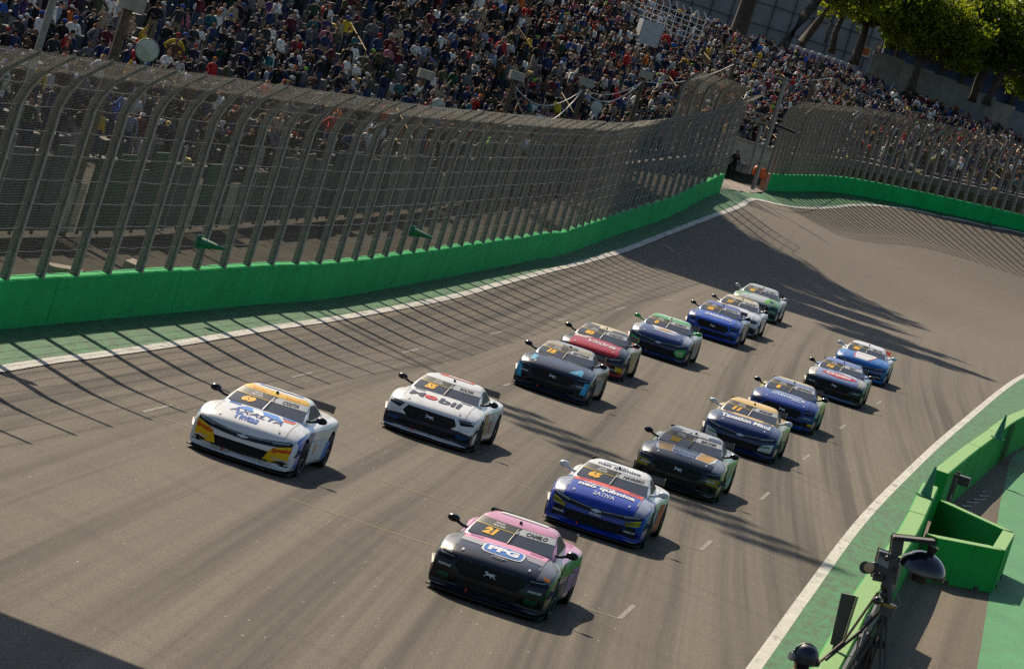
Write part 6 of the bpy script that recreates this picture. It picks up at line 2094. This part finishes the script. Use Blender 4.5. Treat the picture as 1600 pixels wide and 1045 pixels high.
# bags and a recorder hung on the tripod
bgs = tag(empty('equipment_bag', tuple(at(1352, 990, 43.2))), 'dark equipment bag with grey recorder hung on the tripod', 'bag')
b0 = np.array(bgs.location)
obox('bag', [at(1338, 1045, 43.2) - b0, at(1356, 1048, 43.2) - b0, at(1364, 1004, 43.2) - b0, at(1358, 990, 43.2) - b0, at(1344, 996, 43.2) - b0], .25, M('bag_black', (.012, .011, .012), .8, var=.3, scale=9), bgs)
obox('recorder', [at(1352, 975, 43) - b0, at(1366, 978, 43) - b0, at(1370, 964, 43) - b0, at(1357, 961, 43) - b0], .10, CAMG, bgs)
obox('pouch', [at(1366, 1010, 43) - b0, at(1384, 1012, 43) - b0, at(1376, 992, 43) - b0], .12, M('pouch_dark', (.02, .018, .025), .8), bgs)
MB().tube([at(1352, 985, 43.1) - b0, at(1345, 1010, 43.0) - b0, at(1336, 1030, 43.0) - b0], .02, 6).build('strap', CAMG, bgs)
MB().tube([at(1366, 992, 43.3) - b0, at(1386, 945, 43.05) - b0], .014, 6).build('strap', RUBB, bgs)

# crew member with headset: only the head shows at the bottom edge
cm_ = person_mesh('person', POSES['hands in front'], 2)
for c_ in ((.30, .17, .11), (.008, .008, .012), (.02, .02, .03), (.02, .025, .05), (.02, .02, .02)): cm_.materials.append(cloth('crew', c_))
hp = at(1257, 1028, 44)
o = link('person', cm_, None, (hp[0], hp[1], hp[2] - 1.63), (0, 0, .35))
o.scale = (1.12, 1.12, 1.0)
tag(o, 'crew member in dark cap and headset, head showing at the bottom edge', 'person')
cp_ = MB().lathe([(.0001, 1.775), (.05, 1.768), (.09, 1.735), (.108, 1.68), (.11, 1.62), (.10, 1.58)], 16).build('cap', M('dark_cap', (.008, .010, .03), .45, coat=.2), o, True)
hs = MB()
hs.tube([(.118 * math.cos(t), .0, 1.64 + .135 * math.sin(t)) for t in np.linspace(0, math.pi, 11)], .013, 6)
hs.build('headset_band', CAMB, o)
for s in (-1, 1):
    MB().lathe([(.0001, -.022), (.04, -.022), (.045, 0), (.04, .022), (.0001, .022)], 12, Matrix.Translation((s * .118, .0, 1.62)) @ Matrix.Rotation(math.pi / 2, 4, 'Y')).build('ear_cup', CAMG if s < 0 else CAMB, o)

# ------------------------------------------------------------------ unseen flat roof beyond the left edge, added to shade the lower left corner
gz = 12.0
t_ = gz / SUNV[2]
e0 = np.array([-5.4, 59.4]) + SUNV[:2] * t_
e1 = np.array([-3.2, 58.5]) + SUNV[:2] * t_
dd = (e1 - e0) / np.linalg.norm(e1 - e0)
nn = np.array([dd[1], -dd[0]])
if nn[1] > 0: nn = -nn
q = [e0 - dd * 16, e1 + dd * 4.0, e1 + dd * 4.0 + nn * 7, e0 - dd * 16 + nn * 7]
gn = tag(empty('shade_roof', (e0[0], e0[1], 0)), 'unseen flat roof on columns left of the frame, added to shade the lower left corner', 'shade roof')
g_ = np.array([e0[0], e0[1], 0])
MB().add([np.array([*p, gz]) - g_ for p in q] + [np.array([*p, gz + .5]) - g_ for p in q], [(3, 2, 1, 0), (4, 5, 6, 7), (0, 1, 5, 4), (1, 2, 6, 5), (2, 3, 7, 6), (3, 0, 4, 7)]).build('roof', CONCD, gn)
for p in (e0 - dd * 14 + nn * 1.5, e0 - dd * 14 + nn * 5.5, e0 - dd * 5 + nn * 3.0):
    MB().tube([np.array([*p, 0]) - g_, np.array([*p, gz]) - g_], .25, 8).build('column', STEEL, gn)
